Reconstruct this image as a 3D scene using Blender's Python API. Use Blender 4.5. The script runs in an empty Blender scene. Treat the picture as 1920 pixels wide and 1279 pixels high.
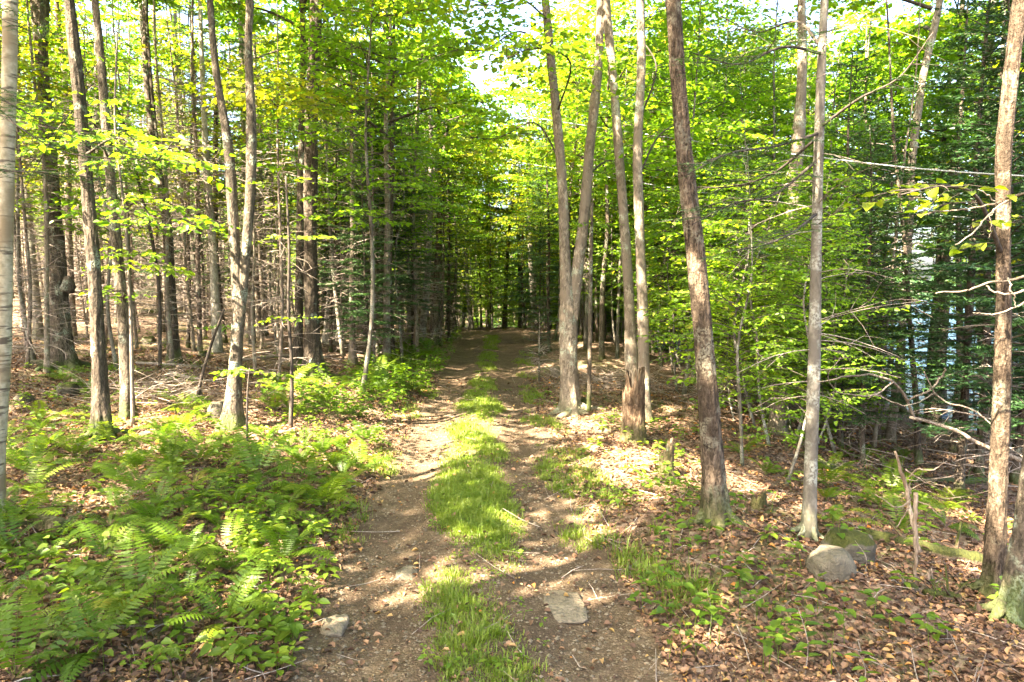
import bpy, math
import numpy as np
from math import radians, sin, cos, pi

# ------------------------------------------------------------------ camera, light, exposure
SC = bpy.context.scene
COL = SC.collection
CAM_H = 2.4
PITCH = 4.44
cam_d = bpy.data.cameras.new('camera'); cam = bpy.data.objects.new('camera', cam_d); COL.objects.link(cam)
cam_d.lens = 24; cam_d.sensor_width = 36; cam_d.clip_start = 0.05; cam_d.clip_end = 2000
cam.location = (0, 0, CAM_H); cam.rotation_euler = (radians(90 - PITCH), 0, 0)
SC.camera = cam

SUN_H = np.array([-0.74, -0.67]); SUN_EL = 49.0          # horizontal direction towards the sun, elevation
SUN_H = SUN_H / np.linalg.norm(SUN_H)
world = bpy.data.worlds.new('World'); SC.world = world; world.use_nodes = True
wn = world.node_tree; wn.nodes.clear()
wo = wn.nodes.new('ShaderNodeOutputWorld'); wb = wn.nodes.new('ShaderNodeBackground'); ws = wn.nodes.new('ShaderNodeTexSky')
ws.sky_type = 'NISHITA'; ws.sun_disc = False
ws.sun_elevation = radians(SUN_EL); ws.sun_rotation = math.atan2(SUN_H[0], SUN_H[1])
ws.dust_density = 5.0; ws.air_density = 1.0; ws.ozone_density = 0.4
wb.inputs['Strength'].default_value = 0.075
wn.links.new(ws.outputs[0], wb.inputs[0]); wn.links.new(wb.outputs[0], wo.inputs[0])
sun_d = bpy.data.lights.new('sun', 'SUN'); sun = bpy.data.objects.new('sun', sun_d); COL.objects.link(sun)
sun_d.energy = 5.0; sun_d.angle = radians(0.45); sun_d.color = (1.0, 0.87, 0.66)
sdir = np.array([SUN_H[0] * cos(radians(SUN_EL)), SUN_H[1] * cos(radians(SUN_EL)), sin(radians(SUN_EL))])
from mathutils import Vector, Matrix
sun.rotation_euler = Vector(sdir).to_track_quat('Z', 'Y').to_euler()
vs = SC.view_settings
vs.view_transform = 'Standard'; vs.look = 'None'; vs.gamma = 1.0; vs.use_curve_mapping = False
vs.exposure = 4.2
SC.render.engine = 'CYCLES'
cy = SC.cycles
cy.use_denoising = True; cy.max_bounces = 8; cy.diffuse_bounces = 4; cy.transmission_bounces = 4; cy.glossy_bounces = 2
cy.transparent_max_bounces = 4; cy.caustics_reflective = False; cy.caustics_refractive = False
cy.sample_clamp_indirect = 6.0

# ------------------------------------------------------------------ helpers
RNG = np.random.default_rng(7)
F = 1280.0

def sm(a, b, x):
    t = np.clip((x - a) / (b - a), 0, 1); return t * t * (3 - 2 * t)

_xr_y = np.array([-40, 0, 4.2, 8, 12, 19, 30, 36, 40, 44, 50, 60.])
_xr_x = np.array([.3, -.05, -.2, -.45, -.62, -.78, -.9, -1.1, -2.0, -4.5, -10, -24.])
def road_x(y): return np.interp(y, _xr_y, _xr_x)
def road_hw(y): return np.interp(y, [0, 12, 20, 30, 40], [1.22, 1.12, 1.18, 1.4, 1.6])

def bump(x, y):
    return (0.035 * np.sin(1.3 * x + 0.7 * y + 1) + 0.03 * np.sin(-0.9 * x + 1.7 * y) + 0.025 * np.sin(2.9 * x + 2.1 * y + 2)
            + 0.015 * np.sin(5.1 * x - 3.7 * y) + 0.012 * np.sin(7.3 * x + 6.1 * y + .5))

def ground_z(x, y):
    x = np.asarray(x, float); y = np.asarray(y, float)
    u = x - road_x(y); hw = road_hw(y)
    r = sm(1.0, 1.35, np.abs(u) / hw)                       # 0 on the track, 1 off it
    k = hw / 1.2
    track = -0.055 * np.exp(-((np.abs(u) - 0.78 * k) / 0.33) ** 2) + 0.03 * np.exp(-(u / 0.4) ** 2)
    sl = np.maximum(0, -u - hw)
    left = 0.20 * sm(0.0, 1.5, sl) + 0.05 * np.maximum(0, sl - 1.0) + 0.05 * np.maximum(0, sl - 4.5)
    left = np.where(sl > 40, left + 0.06 * (sl - 40), left)
    sr = np.maximum(0, u - hw)
    edge = np.interp(y, [0, 6, 10, 20, 60], [2.5, 2.2, 2.6, 3.5, 4.0])
    right = 0.12 * sm(0.0, 1.2, sr) - 0.21 * (np.log1p(np.exp(3 * (sr - edge))) / 3) - 0.02 * sr
    right = np.maximum(right, -4.6)
    zl = -0.0022 * np.maximum(0, y - 33) ** 2
    zl = np.maximum(zl, -1.7) * np.exp(-(u / 14) ** 2)
    return left + right + track + zl + bump(x, y) * (0.25 + 0.9 * r)

CP, SP = cos(radians(PITCH)), sin(radians(PITCH))
def ray(px, py):
    a, b = (px - 960) / F, -(py - 639.5) / F
    return np.array([a, CP + b * SP, b * CP - SP])

def P(px, py, d):
    """The world point at distance y = d behind a pixel of the 1920 px photograph."""
    v = ray(px, py); return np.array([0, 0, CAM_H]) + v * (d / v[1])

def G(px, py, dmax=140.0):
    """Where the line of sight through a pixel meets the ground."""
    v = ray(px, py); t = 2.0
    while t < dmax:
        p = np.array([0, 0, CAM_H]) + v * t
        if p[2] < ground_z(p[0], p[1]):
            lo, hi = t - 0.25, t
            for _ in range(12):
                m = (lo + hi) / 2; q = np.array([0, 0, CAM_H]) + v * m
                if q[2] < ground_z(q[0], q[1]): hi = m
                else: lo = m
            p = np.array([0, 0, CAM_H]) + v * hi
            p[2] = float(ground_z(p[0], p[1])); return p
        t += 0.25
    p = np.array([0, 0, CAM_H]) + v * 60; p[2] = float(ground_z(p[0], p[1])); return p

class MB:
    """Collects shapes and links them as one mesh."""
    def __init__(s): s.V = []; s.R = []; s.Q = []; s.T = []; s.QM = []; s.TM = []; s.n = 0
    def add(s, V, Q=None, T=None, r=0.5, m=0):
        V = np.asarray(V, float).reshape(-1, 3); k = len(V)
        s.V.append(V); s.R.append(np.broadcast_to(np.asarray(r, float), (k,)))
        if Q is not None and len(Q): Q = np.asarray(Q, int).reshape(-1, 4); s.Q.append(Q + s.n); s.QM.append(np.full(len(Q), m))
        if T is not None and len(T): T = np.asarray(T, int).reshape(-1, 3); s.T.append(T + s.n); s.TM.append(np.full(len(T), m))
        s.n += k
    def mesh(s, name, mats, smooth=True):
        me = bpy.data.meshes.new(name)
        V = np.concatenate(s.V)
        Q = np.concatenate(s.Q) if s.Q else np.zeros((0, 4), int); T = np.concatenate(s.T) if s.T else np.zeros((0, 3), int)
        me.vertices.add(len(V)); me.vertices.foreach_set('co', V.astype(np.float32).ravel())
        loops = np.concatenate([Q.ravel(), T.ravel()]); me.loops.add(len(loops)); me.loops.foreach_set('vertex_index', loops.astype(np.int32))
        starts = np.concatenate([np.arange(len(Q)) * 4, len(Q) * 4 + np.arange(len(T)) * 3]); me.polygons.add(len(starts))
        me.polygons.foreach_set('loop_start', starts.astype(np.int32))
        mi = np.concatenate([np.concatenate(s.QM) if s.QM else np.zeros(0), np.concatenate(s.TM) if s.TM else np.zeros(0)])
        me.polygons.foreach_set('material_index', mi.astype(np.int32))
        me.polygons.foreach_set('use_smooth', np.full(len(starts), smooth))
        a = me.attributes.new('rnd', 'FLOAT', 'POINT'); a.data.foreach_set('value', np.concatenate(s.R).astype(np.float32))
        for m in (mats if isinstance(mats, (list, tuple)) else [mats]): me.materials.append(m)
        me.update(calc_edges=True)
        return me
    def build(s, name, mats, parent=None, smooth=True, loc=None):
        return link(name, s.mesh(name, mats, smooth), parent, loc)

def link(name, me, parent=None, loc=None):
    o = bpy.data.objects.new(name, me); COL.objects.link(o)
    if parent is not None:
        o.parent = parent
        if name in ('crown', 'limbs', 'dead_branches', 'needles', 'leaves', 'fronds', 'stalks', 'twigs', 'branch_stubs'): o['kind'] = 'stuff'
    if loc is not None: o.location = tuple(loc)
    return o

def tag(o, label=None, cat=None, group=None, kind=None):
    if label: o['label'] = label
    if cat: o['category'] = cat
    if group: o['group'] = group
    if kind: o['kind'] = kind
    return o

def thing(name, label, cat, loc=(0, 0, 0), group=None):
    o = bpy.data.objects.new(name, None); COL.objects.link(o); o.location = tuple(loc); o.empty_display_size = 0.2
    return tag(o, label, cat, group)

def copy_thing(root, loc, rz=0.0, sc=1.0, label=None, group=None, tilt=(0, 0)):
    """A copy of a thing with copies of its parts (meshes shared)."""
    r = root.copy(); COL.objects.link(r); r.location = tuple(loc); r.rotation_euler = (tilt[0], tilt[1], rz); r.scale = (sc,) * 3 if np.isscalar(sc) else tuple(sc)
    if label: r['label'] = label
    if group: r['group'] = group
    for ch in list(root.children):
        c = ch.copy(); COL.objects.link(c); c.parent = r
        for g in list(ch.children):
            d = g.copy(); COL.objects.link(d); d.parent = c
    return r

def norm(v): return v / np.maximum(1e-9, np.linalg.norm(v, axis=-1, keepdims=True))

def tube(mb, path, rad, sides=6, r=0.5, m=0, jit=None, caps=True):
    """A tapered round bar along a path; jit(i_ring, angles) scales its radius."""
    path = np.asarray(path, float); k = len(path); rad = np.broadcast_to(np.asarray(rad, float), (k,))
    t = norm(np.gradient(path, axis=0))
    ref = np.array([0, 0, 1.0]) if np.mean(np.abs(t[:, 2])) < 0.8 else np.array([0, 1.0, 0])
    n1 = norm(np.cross(t, ref)); n2 = np.cross(t, n1)
    a = np.linspace(0, 2 * pi, sides, endpoint=False)
    R = rad[:, None] * (np.ones((k, sides)) if jit is None else jit)
    V = path[:, None, :] + R[..., None] * (np.cos(a)[None, :, None] * n1[:, None, :] + np.sin(a)[None, :, None] * n2[:, None, :])
    i = np.arange(k - 1)[:, None] * sides; j = np.arange(sides)[None, :]; j2 = (j + 1) % sides
    Q = np.stack([i + j, i + j2, i + sides + j2, i + sides + j], -1).reshape(-1, 4)
    V = V.reshape(-1, 3); T = []
    if caps:
        V = np.concatenate([V, path[:1], path[-1:]]); c0, c1 = k * sides, k * sides + 1
        jj = np.arange(sides); T = np.concatenate([np.stack([np.full(sides, c0), (jj + 1) % sides, jj], -1),
                                                   np.stack([np.full(sides, c1), (k - 1) * sides + jj, (k - 1) * sides + (jj + 1) % sides], -1)])
    mb.add(V, Q, T, r, m)

def spline(pts, n):
    """A smooth curve through points, n samples."""
    pts = np.asarray(pts, float); k = len(pts)
    if k == 2: return pts[0] + np.linspace(0, 1, n)[:, None] * (pts[1] - pts[0])
    d = np.concatenate([[0], np.cumsum(np.linalg.norm(np.diff(pts[:, :3], axis=0), axis=1))]); d /= d[-1]
    m = np.gradient(pts, d, axis=0); s = np.linspace(0, 1, n); idx = np.clip(np.searchsorted(d, s, side='right') - 1, 0, k - 2)
    h = (d[idx + 1] - d[idx])[:, None]; t = ((s - d[idx])[:, None]) / h
    p0, p1, m0, m1 = pts[idx], pts[idx + 1], m[idx] * h, m[idx + 1] * h
    return (2 * t**3 - 3 * t**2 + 1) * p0 + (t**3 - 2 * t**2 + t) * m0 + (-2 * t**3 + 3 * t**2) * p1 + (t**3 - t**2) * m1

def add_leaves(mb, pos, dr, nr, L, wr=0.62, rng=RNG, m=0, fold=0.18, rnd=None):
    """Leaves: six-point folded blades from arrays of base, direction and normal."""
    n = len(pos)
    if n == 0: return
    dr = norm(dr); sd = norm(np.cross(dr, nr)); up = np.cross(sd, dr)
    L = np.broadcast_to(np.asarray(L, float), (n,))[:, None]; W = L * wr / 2
    z = up * (W * fold * 2)
    drop = up * (-0.12 * L)
    V = np.stack([pos, pos + dr * L * .28 + sd * W * .95 + z, pos + dr * L * .66 + sd * W * .78 + z + drop * .5,
                  pos + dr * L + drop, pos + dr * L * .66 - sd * W * .78 + z + drop * .5, pos + dr * L * .28 - sd * W * .95 + z], 1)
    b = np.arange(n)[:, None] * 6
    Q = np.concatenate([b + np.array([[0, 1, 2, 3]]), b + np.array([[0, 3, 4, 5]])])
    r = np.repeat(rng.random(n) if rnd is None else rnd, 6)
    mb.add(V.reshape(-1, 3), Q, None, r, m)

# ------------------------------------------------------------------ materials
def new_mat(name):
    m = bpy.data.materials.new(name); m.use_nodes = True; nt = m.node_tree; nt.nodes.clear()
    out = nt.nodes.new('ShaderNodeOutputMaterial'); return m, nt, out
def N(nt, typ, **kw):
    n = nt.nodes.new(typ)
    for k, v in kw.items():
        if k.startswith('i_'): n.inputs[k[2:].replace('_', ' ')].default_value = v
        else: setattr(n, k, v)
    return n
def ramp(nt, fac, stops, interp='LINEAR'):
    r = nt.nodes.new('ShaderNodeValToRGB'); cr = r.color_ramp; cr.interpolation = interp
    while len(cr.elements) > 1: cr.elements.remove(cr.elements[-1])
    for i, (p, c) in enumerate(stops):
        e = cr.elements[0] if i == 0 else cr.elements.new(p)
        e.position = p; e.color = (*c, 1) if len(c) == 3 else c
    nt.links.new(fac, r.inputs[0]); return r.outputs[0]
def mixc(nt, fac, a, b, mode='MIX'):
    n = nt.nodes.new('ShaderNodeMix'); n.data_type = 'RGBA'; n.blend_type = mode
    for s, v in ((n.inputs[0], fac), (n.inputs[6], a), (n.inputs[7], b)):
        if hasattr(v, 'links'): nt.links.new(v, s)
        else: s.default_value = v if np.isscalar(v) else ((*v, 1) if len(v) == 3 else v)
    return n.outputs[2]
def math_(nt, op, a, b=0.5, clamp=False):
    n = nt.nodes.new('ShaderNodeMath'); n.operation = op; n.use_clamp = clamp
    for s, v in ((n.inputs[0], a), (n.inputs[1], b)):
        if hasattr(v, 'links'): nt.links.new(v, s)
        else: s.default_value = v
    return n.outputs[0]
def coords(nt, scale=(1, 1, 1), obj=True, rnd=True):
    tc = nt.nodes.new('ShaderNodeTexCoord'); v = tc.outputs['Object']
    if not obj:
        g = nt.nodes.new('ShaderNodeNewGeometry'); v = g.outputs['Position']
    if rnd:
        oi = nt.nodes.new('ShaderNodeObjectInfo'); mu = math_(nt, 'MULTIPLY', oi.outputs['Random'], 37.0)
        cx = nt.nodes.new('ShaderNodeCombineXYZ'); nt.links.new(mu, cx.inputs[0]); nt.links.new(mu, cx.inputs[2])
        ad = nt.nodes.new('ShaderNodeVectorMath'); ad.operation = 'ADD'; nt.links.new(v, ad.inputs[0]); nt.links.new(cx.outputs[0], ad.inputs[1]); v = ad.outputs[0]
    mp = nt.nodes.new('ShaderNodeMapping'); mp.inputs['Scale'].default_value = scale; nt.links.new(v, mp.inputs[0]); return mp.outputs[0]
def noise(nt, vec, scale, detail=4, rough=0.55, dist=0.0):
    n = N(nt, 'ShaderNodeTexNoise', i_Scale=scale, i_Detail=detail, i_Roughness=rough, i_Distortion=dist); nt.links.new(vec, n.inputs['Vector']); return n.outputs['Fac']
def bsdf(nt, out, col, rough=0.85, spec=0.2, height=None, bump_s=0.5, dist=0.02):
    p = N(nt, 'ShaderNodeBsdfPrincipled', i_Roughness=rough)
    p.inputs['Specular IOR Level'].default_value = spec
    if hasattr(col, 'links'): nt.links.new(col, p.inputs['Base Color'])
    else: p.inputs['Base Color'].default_value = (*col, 1)
    if height is not None:
        b = N(nt, 'ShaderNodeBump', i_Strength=bump_s, i_Distance=dist); nt.links.new(height, b.inputs['Height']); nt.links.new(b.outputs[0], p.inputs['Normal'])
    if out is not None: nt.links.new(p.outputs[0], out.inputs[0])
    return p

def leaf_mat(name, stops, trans=0.45, tint=(1.9, 2.0, 0.7), obj_var=0.45, rough=0.45):
    m, nt, out = new_mat(name)
    at = N(nt, 'ShaderNodeAttribute', attribute_name='rnd'); oi = nt.nodes.new('ShaderNodeObjectInfo')
    f = math_(nt, 'ADD', math_(nt, 'MULTIPLY', at.outputs['Fac'], 1 - obj_var), math_(nt, 'MULTIPLY', oi.outputs['Random'], obj_var))
    c = ramp(nt, f, stops)
    p = bsdf(nt, None, c, rough, 0.35)
    tr = nt.nodes.new('ShaderNodeBsdfTranslucent'); nt.links.new(mixc(nt, 1.0, c, tint, 'MULTIPLY'), tr.inputs[0])
    mx = nt.nodes.new('ShaderNodeMixShader'); mx.inputs[0].default_value = trans
    nt.links.new(p.outputs[0], mx.inputs[1]); nt.links.new(tr.outputs[0], mx.inputs[2]); nt.links.new(mx.outputs[0], out.inputs[0])
    return m

M = {}
M['maple_leaf'] = leaf_mat('maple_leaf', [(0, (.062, .13, .010)), (.45, (.105, .185, .013)), (.80, (.150, .215, .018)), (.955, (.21, .21, .02)), (.99, (.30, .17, .02))], .52, (2.0, 2.05, .6))
M['yellow_leaf'] = leaf_mat('yellow_leaf', [(0, (.10, .15, .010)), (.5, (.165, .195, .012)), (.85, (.23, .21, .015)), (.96, (.32, .17, .02))], .5, (1.9, 1.95, .5))
M['understory_leaf'] = leaf_mat('understory_leaf', [(0, (.040, .088, .010)), (.5, (.080, .14, .012)), (1, (.13, .175, .016))], .45, (1.9, 1.95, .5))
M['beech_leaf'] = leaf_mat('beech_leaf', [(0, (.035, .085, .012)), (.5, (.065, .13, .016)), (.95, (.10, .165, .018)), (1, (.2, .14, .03))], .48, (1.9, 2.0, .6), .3)
M['needle'] = leaf_mat('needle', [(0, (.016, .040, .012)), (.5, (.028, .065, .016)), (1, (.05, .095, .022))], .22, (1.5, 1.6, .6))
M['fir_needle'] = leaf_mat('fir_needle', [(0, (.02, .05, .017)), (.5, (.035, .08, .024)), (1, (.06, .115, .028))], .25, (1.4, 1.6, .7))
M['fern'] = leaf_mat('fern', [(0, (.045, .095, .007)), (.5, (.085, .14, .009)), (.85, (.14, .175, .012)), (.96, (.22, .17, .03)), (1, (.20, .11, .04))], .42, (1.8, 1.9, .6))
M['grass'] = leaf_mat('grass', [(0, (.065, .115, .010)), (.45, (.11, .165, .014)), (.8, (.16, .19, .025)), (.92, (.26, .22, .08)), (1, (.30, .23, .11))], .35, (1.6, 1.7, .6))
M['litter'] = leaf_mat('litter', [(0, (.045, .025, .016)), (.3, (.095, .05, .03)), (.6, (.165, .088, .048)), (.86, (.26, .15, .085)), (.965, (.30, .19, .06)), (1, (.36, .13, .02))], .12, (1.2, 1.0, .7), obj_var=0.0, rough=.7)

def bark(name, dark, mid, light, furrow=18, stretch=0.14, contrast=(.38, .62), lichen=0.45, lichen_c=(.30, .33, .25), moss=0.0, bump_s=0.8, blotch=None):
    m, nt, out = new_mat(name)
    v = coords(nt, (1, 1, stretch)); v2 = coords(nt)
    na = noise(nt, v, furrow, 5, .65, .8); nb_ = noise(nt, coords(nt, (1, 1, .45)), furrow * 1.7, 4, .7, .5)
    n1 = math_(nt, 'ADD', math_(nt, 'MULTIPLY', na, .6), math_(nt, 'MULTIPLY', nb_, .4)); n2 = noise(nt, v2, 3.2, 4, .6); n3 = noise(nt, v2, 40, 3, .6)
    c = ramp(nt, n1, [(0.25, dark), (contrast[0] + .04, dark), (.5, mid), (contrast[1] - .02, light), (.8, light)])
    c = mixc(nt, ramp(nt, noise(nt, coords(nt, (1, 1, .6)), 1.6, 4, .65), [(.38, (0, 0, 0)), (.62, (.8, .8, .8))]), c, tuple(x * .42 for x in mid))
    if blotch: c = mixc(nt, ramp(nt, noise(nt, coords(nt, (1, 1, .8)), 5.0, 3, .6, .4), [(.50, (0, 0, 0)), (.56, (1, 1, 1))]), c, mixc(nt, n1, blotch, mid))
    c = mixc(nt, math_(nt, 'MULTIPLY', ramp(nt, n2, [(1 - lichen, (0, 0, 0)), (1.08 - lichen, (1, 1, 1))]), ramp(nt, n3, [(.42, (0, 0, 0)), (.55, (.75, .75, .75))])), c, lichen_c)
    if moss:
        tc = nt.nodes.new('ShaderNodeTexCoord'); sp = nt.nodes.new('ShaderNodeSeparateXYZ'); nt.links.new(tc.outputs['Object'], sp.inputs[0])
        h = math_(nt, 'ADD', math_(nt, 'MULTIPLY', sp.outputs[2], -1.6), math_(nt, 'MULTIPLY', n2, 1.6))
        c = mixc(nt, math_(nt, 'MULTIPLY', ramp(nt, h, [(.1, (0, 0, 0)), (.6, (1, 1, 1))]), moss), c, (.07, .10, .02))
    ht = math_(nt, 'ADD', n1, math_(nt, 'MULTIPLY', n3, .35))
    bsdf(nt, out, c, .9, .15, ht, bump_s, .05); return m
M['bark_maple'] = bark('bark_maple', (.032, .025, .018), (.12, .095, .07), (.23, .18, .13), 26, .24, moss=.7, bump_s=1.0)
M['bark_dark'] = bark('bark_dark', (.025, .019, .014), (.08, .062, .045), (.17, .13, .095), 28, .22, lichen=.42, moss=.6)
M['bark_grey'] = bark('bark_grey', (.09, .078, .062), (.15, .13, .10), (.235, .205, .165), 10, .5, lichen=.5, lichen_c=(.30, .30, .25), moss=.35, bump_s=.35, blotch=(.07, .06, .05))
M['bark_pale'] = bark('bark_pale', (.09, .07, .052), (.20, .16, .118), (.37, .305, .235), 22, .36, lichen=.45, moss=.3, bump_s=.55, blotch=(.11, .085, .065))
M['bark_spruce'] = bark('bark_spruce', (.07, .05, .038), (.19, .145, .115), (.31, .25, .205), 26, .35, lichen=.45, moss=.4, bump_s=.6)
M['twig'] = bark('twig', (.10, .075, .06), (.20, .16, .13), (.30, .25, .21), 30, .3, lichen=.3, bump_s=.2)
M['dead_twig'] = bark('dead_twig', (.17, .13, .105), (.31, .25, .205), (.43, .36, .31), 30, .3, lichen=.3, lichen_c=(.40, .42, .36), bump_s=.2)
M['grey_twig'] = bark('grey_twig', (.09, .068, .05), (.19, .15, .115), (.28, .23, .185), 40, .5, lichen=.45, lichen_c=(.24, .25, .19), bump_s=.6)
M['dark_twig'] = bark('dark_twig', (.03, .024, .02), (.07, .055, .045), (.11, .09, .07), 30, .3, lichen=.2, bump_s=.2)
M['bare_wood'] = bark('bare_wood', (.12, .08, .05), (.25, .18, .125), (.40, .32, .24), 14, .06, lichen=.15, bump_s=.6)
M['rotten_wood'] = bark('rotten_wood', (.03, .02, .013), (.12, .075, .045), (.33, .235, .155), 13, .07, lichen=.3, moss=.35, bump_s=.9)
M['bark_sunlit'] = bark('bark_sunlit', (.20, .17, .13), (.38, .34, .28), (.52, .48, .42), 16, .5, lichen=.35, moss=.3, bump_s=.4)  # brightened bark: sunshine on two left-slope trunks is painted into its colour
M['bark_brown'] = bark('bark_brown', (.022, .016, .011), (.085, .06, .04), (.19, .14, .10), 24, .26, lichen=.48, lichen_c=(.20, .18, .13), moss=.5, bump_s=1.0)
def birch():
    m, nt, out = new_mat('bark_birch')
    v = coords(nt, (1, 1, 9)); v2 = coords(nt)
    n1 = noise(nt, v, 3.2, 4, .6); n2 = noise(nt, v2, 2.2, 4, .6); n3 = noise(nt, v2, 22, 3)
    c = ramp(nt, n3, [(.3, (.20, .165, .10)), (.55, (.32, .27, .18)), (.8, (.44, .39, .29))])
    c = mixc(nt, ramp(nt, n1, [(.555, (0, 0, 0)), (.60, (1, 1, 1))]), c, (.08, .06, .04))
    c = mixc(nt, ramp(nt, n2, [(.50, (0, 0, 0)), (.62, (1, 1, 1))]), c, (.19, .14, .08))
    bsdf(nt, out, c, .7, .25, n1, .3, .02); return m
M['bark_birch'] = birch()

def rock_mat(name, base, moss=0.5):
    m, nt, out = new_mat(name); v = coords(nt); n1 = noise(nt, v, 4, 6, .65); n2 = noise(nt, v, 30, 4, .6); n3 = noise(nt, v, 1.7, 3)
    c = ramp(nt, n1, [(.3, tuple(x * .5 for x in base)), (.5, base), (.7, tuple(min(.6, x * 1.5) for x in base))])
    c = mixc(nt, math_(nt, 'MULTIPLY', ramp(nt, n2, [(.5, (0, 0, 0)), (.6, (1, 1, 1))]), .4), c, (.05, .05, .04))
    g = nt.nodes.new('ShaderNodeNewGeometry'); sp = nt.nodes.new('ShaderNodeSeparateXYZ'); nt.links.new(g.outputs['Normal'], sp.inputs[0])
    f = math_(nt, 'ADD', math_(nt, 'MULTIPLY', sp.outputs[2], .5), math_(nt, 'ADD', math_(nt, 'MULTIPLY', n3, .75), math_(nt, 'MULTIPLY', n1, .3)))
    f = ramp(nt, f, [(1.02 - moss * .5, (0, 0, 0)), (1.15 - moss * .5, (1, 1, 1))])
    if moss: c = mixc(nt, f, c, mixc(nt, n2, (.018, .027, .006), (.065, .062, .012)))
    bsdf(nt, out, c, .9, .2, math_(nt, 'ADD', n1, math_(nt, 'MULTIPLY', n2, .5)), 1.0, .06); return m
M['rock'] = rock_mat('rock', (.105, .088, .062), -.15)
M['mossy_rock'] = rock_mat('mossy_rock', (.08, .068, .048), .6)
M['pale_rock'] = rock_mat('pale_rock', (.175, .138, .095), 0)
M['moss_log'] = rock_mat('moss_log', (.12, .08, .05), .95)
def plain(name, col, rough=.6, spec=.3):
    m, nt, out = new_mat(name); bsdf(nt, out, col, rough, spec); return m
M['wire'] = plain('wire', (.30, .30, .32), .35, .6)
M['fungus'] = plain('fungus', (.30, .16, .06), .8)

def ground_mat():
    m, nt, out = new_mat('forest_floor'); v = coords(nt, obj=False, rnd=False)
    at = N(nt, 'ShaderNodeAttribute', attribute_name='road').outputs['Fac']
    moss_a = N(nt, 'ShaderNodeAttribute', attribute_name='moss').outputs['Fac']
    vo = N(nt, 'ShaderNodeTexVoronoi', i_Scale=22.0, i_Randomness=1.0); 
    wv = nt.nodes.new('ShaderNodeVectorMath'); wv.operation = 'ADD'
    nz = N(nt, 'ShaderNodeTexNoise', i_Scale=9.0, i_Detail=3.0); nt.links.new(v, nz.inputs['Vector'])
    sc = nt.nodes.new('ShaderNodeVectorMath'); sc.operation = 'SCALE'; sc.inputs['Scale'].default_value = .12; nt.links.new(nz.outputs['Color'], sc.inputs[0])
    nt.links.new(v, wv.inputs[0]); nt.links.new(sc.outputs[0], wv.inputs[1]); nt.links.new(wv.outputs[0], vo.inputs['Vector'])
    sep = nt.nodes.new('ShaderNodeSeparateColor'); nt.links.new(vo.outputs['Color'], sep.inputs[0])
    big = noise(nt, v, .9, 4, .6); fine = noise(nt, v, 60, 4, .65); mid = noise(nt, v, 7, 5, .65)
    lit = ramp(nt, sep.outputs[0], [(0, (.055, .033, .022)), (.3, (.11, .068, .045)), (.6, (.19, .125, .085)), (.85, (.27, .19, .135)), (1, (.32, .24, .17))])
    lit = mixc(nt, math_(nt, 'MULTIPLY', fine, .55), lit, (.07, .045, .03))
    lit = mixc(nt, ramp(nt, big, [(.45, (0, 0, 0)), (.7, (.6, .6, .6))]), lit, (.065, .042, .028))
    lit = mixc(nt, math_(nt, 'MULTIPLY', moss_a, ramp(nt, mid, [(.45, (0, 0, 0)), (.6, (1, 1, 1))])), lit, (.06, .085, .018))
    vp = N(nt, 'ShaderNodeTexVoronoi', i_Scale=55.0); nt.links.new(v, vp.inputs['Vector']); sp2 = nt.nodes.new('ShaderNodeSeparateColor'); nt.links.new(vp.outputs['Color'], sp2.inputs[0])
    dirt = ramp(nt, mid, [(.3, (.055, .036, .021)), (.5, (.092, .063, .038)), (.7, (.145, .102, .065))])
    dirt = mixc(nt, ramp(nt, math_(nt, 'MULTIPLY', sp2.outputs[0], ramp(nt, fine, [(.35, (0, 0, 0)), (.6, (1, 1, 1))])), [(.30, (0, 0, 0)), (.5, (.8, .8, .8))]), dirt, ramp(nt, sp2.outputs[1], [(0, (.06, .043, .028)), (.6, (.15, .108, .072)), (1, (.24, .18, .125))]))
    dirt = mixc(nt, ramp(nt, noise(nt, v, 1.7, 5, .65), [(.42, (0, 0, 0)), (.62, (.75, .75, .75))]), dirt, (.06, .04, .027))
    edge = math_(nt, 'ADD', at, math_(nt, 'MULTIPLY', math_(nt, 'SUBTRACT', mid, .5), 1.1))
    e = ramp(nt, edge, [(.40, (0, 0, 0)), (.62, (1, 1, 1))])
    c = mixc(nt, e, lit, dirt)
    h1 = math_(nt, 'ADD', math_(nt, 'MULTIPLY', sep.outputs[1], .8), math_(nt, 'ADD', mid, fine))
    h2 = math_(nt, 'ADD', math_(nt, 'MULTIPLY', vp.outputs['Distance'], -.9), math_(nt, 'ADD', math_(nt, 'MULTIPLY', mid, 1.2), fine))
    hh = nt.nodes.new('ShaderNodeMix'); nt.links.new(e, hh.inputs[0]); nt.links.new(h1, hh.inputs[2]); nt.links.new(h2, hh.inputs[3])
    bsdf(nt, out, c, .95, .1, hh.outputs[0], .55, .03); return m
M['ground'] = ground_mat()
def water_mat():
    m, nt, out = new_mat('lake_water'); v = coords(nt, (.35, 1.2, 1), obj=False, rnd=False)
    n = noise(nt, v, 1.1, 4, .65)
    p = bsdf(nt, out, (.02, .05, .09), .12, .6, n, 1.0, 1.2); return m
M['water'] = water_mat()
M['hill'] = plain('hill', (.03, .06, .02), .95, .1)

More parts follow.
